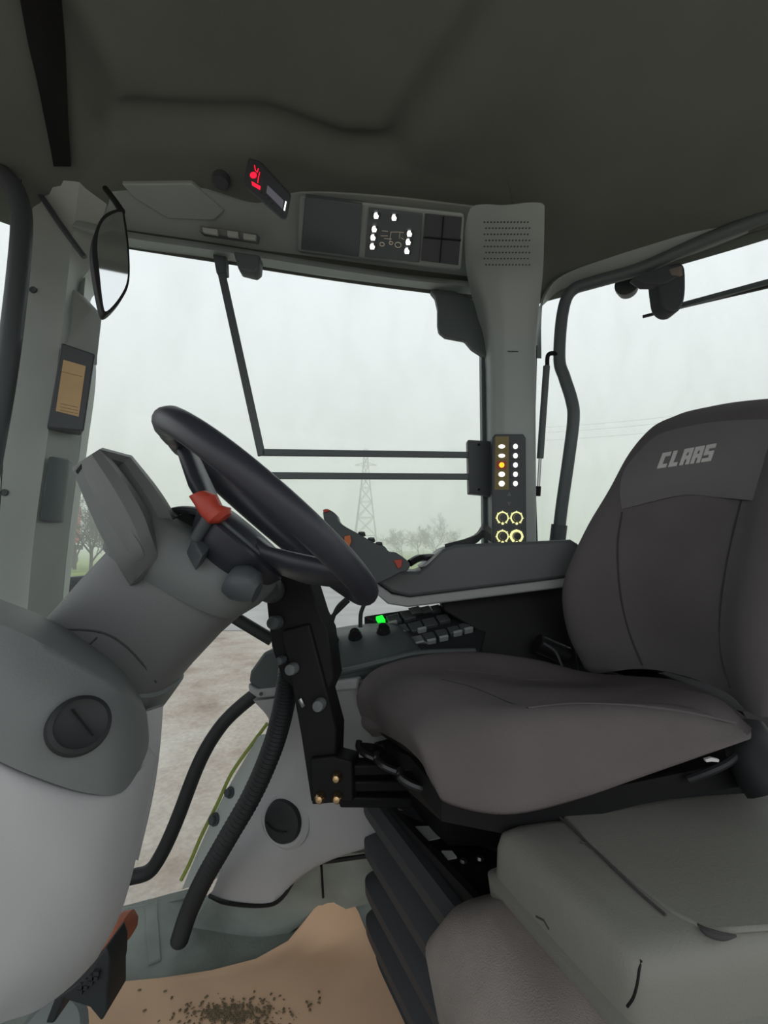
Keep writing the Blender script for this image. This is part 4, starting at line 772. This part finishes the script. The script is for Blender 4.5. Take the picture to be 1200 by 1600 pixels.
k0 = len(cv); cv += [v + V((0, 0, -.004)) for v in cv]; cf += [[i + k0 for i in f][::-1] for f in cf]
for k in range(nc): a = 6 * nc + k; b = 6 * nc + (k + 1) % nc; cf.append([a, b, b + k0, a + k0])
cdm = make('cardboard_sheet', cv, cf, M['card'], label='sheet of brown cardboard laid over the floor mat with dirt spots', cat='cardboard', loc=cc)
# dirt patch and crumbs lying on it
g = G(); rng = random.Random(3)
def crumb(px, py, r_):
    p = PZ(px, py, .0135); a = rng.uniform(0, 3); d = V((math.cos(a), math.sin(a), 0)); g.add(rings([(p, d * r_, V((-d.y, d.x, 0)) * r_ * .6, 1), (p + V((0, 0, r_ * .35)), d * r_ * .6, V((-d.y, d.x, 0)) * r_ * .4, 1)], 7))
for _ in range(520):
    a = rng.gauss(365, 38); b = rng.gauss(1585, 12)
    if b < 1625: crumb(a, b, rng.uniform(.0010, .0042))
for a, b in ((258, 1549), (268, 1559), (226, 1579), (218, 1547), (482, 1572), (484, 1578), (498, 1550), (499, 1560), (498, 1567), (479, 1566)): crumb(a, b, .004)
g.make('soil_crumbs', mat('soil', (.20, .155, .095), .95), label='dark soil crumbs scattered on the cardboard', cat='dirt', kind='stuff')

# ============================================================ PASSENGER SEAT (folded, near right)
ps = thing('passenger_seat', 'folded grey-green plastic passenger seat with worn fabric cushion in the near right corner', 'seat', (.35, .5, .1))
zt = CAM.z - .36
def pt(px, py, dz=0): return PZ(px, py, zt + dz)
def Q(px, py, y): return P(px, py, y)
TA, TC = pt(775, 1283), pt(1002, 1492)
TB, TD = pt(1300, 1226), TC + (pt(1300, 1226) - TA) * 1.0
u = (TB - TA).normalized(); v = (TC - TA).normalized(); LU = (TB - TA).length; LV = (TC - TA).length
def sh(a, b, z): return TA + u * a + v * b + V((0, 0, z))
rws = []
for z, s in ((-.092, -.006), (-.088, -.013), (-.066, -.015), (-.062, -.007), (-.03, -.006), (-.012, -.002), (-.003, .008), (0, .02)):
    rws.append((sh(LU / 2, LV / 2, z), u * (LU / 2 - s), v * (LV / 2 - s), .13))
shell = make('folded_back', *rings(rws, 96), M['shell'], ps, angle=50)
# recessed lighter panel on top
e1, e2, e3, e4 = pt(866, 1268), pt(1102, 1462), pt(1300, 1450), pt(1300, 1236)
g_ = make('back_panel', *prism([q + V((0, 0, .002)) for q in (pt(868, 1266), pt(900, 1296), pt(915, 1318), pt(985, 1378), pt(1050, 1428), pt(1110, 1458), pt(1200, 1452), pt(1300, 1445), pt(1300, 1232), pt(1100, 1244))], (0, 0, -.006)), M['shell'], ps, bevel=.003)
make('panel_groove', *tube(spline([pt(864, 1268, .001), pt(898, 1298, .001), pt(985, 1382, .001), pt(1040, 1430, .001)], 5), .0016, 6), M['seam'], g_)
make('panel_notch', *tube(spline([pt(1090, 1444, .001), pt(1105, 1456, .001), pt(1128, 1463, .001), pt(1150, 1462, .001)], 5), [.001 + .0028 * math.sin(math.pi * k / 15) for k in range(16)], 8), M['seam'], g_)
make('panel_notch', *tube(spline([pt(908, 1316, .001), pt(916, 1318, .001), pt(924, 1325, .001)], 5), .0014, 6), M['seam'], g_)
make('scuff_mark', *tube([onto(shell, a, b)[0] for a, b in ((838, 1432), (850, 1438), (858, 1452))], .0012, 5), M['seam'], shell)
make('corner_seam', *tube(spline([onto(shell, a, b)[0] for a, b in ((1002, 1500), (999, 1515), (997, 1530), (994, 1545), (989, 1560), (980, 1573))], 4), .0012, 5), M['black'], shell)
ccu = []
for z, s, o_ in ((-.30, .05, .03), (-.27, .015, .0), (-.20, -.03, -.02), (-.14, -.04, -.025), (-.10, -.02, -.01), (-.075, .02, .0)):
    ccu.append((sh(LU / 2 - .035, LV / 2 + .02, z), u * (LU / 2 - s + .035), v * (LV / 2 - s + .02), .35))
make('cushion', *rings(ccu, 72), M['brown'], ps, angle=80)
make('seat_base', *rings([(sh(LU / 2, LV / 2 + .03, -.27), u * (LU / 2 + .02), v * (LV / 2 - .01), .3), (sh(LU / 2, LV / 2 + .03, -.50), u * (LU / 2 + .035), v * (LV / 2), .3)], 48), M['white'], ps)
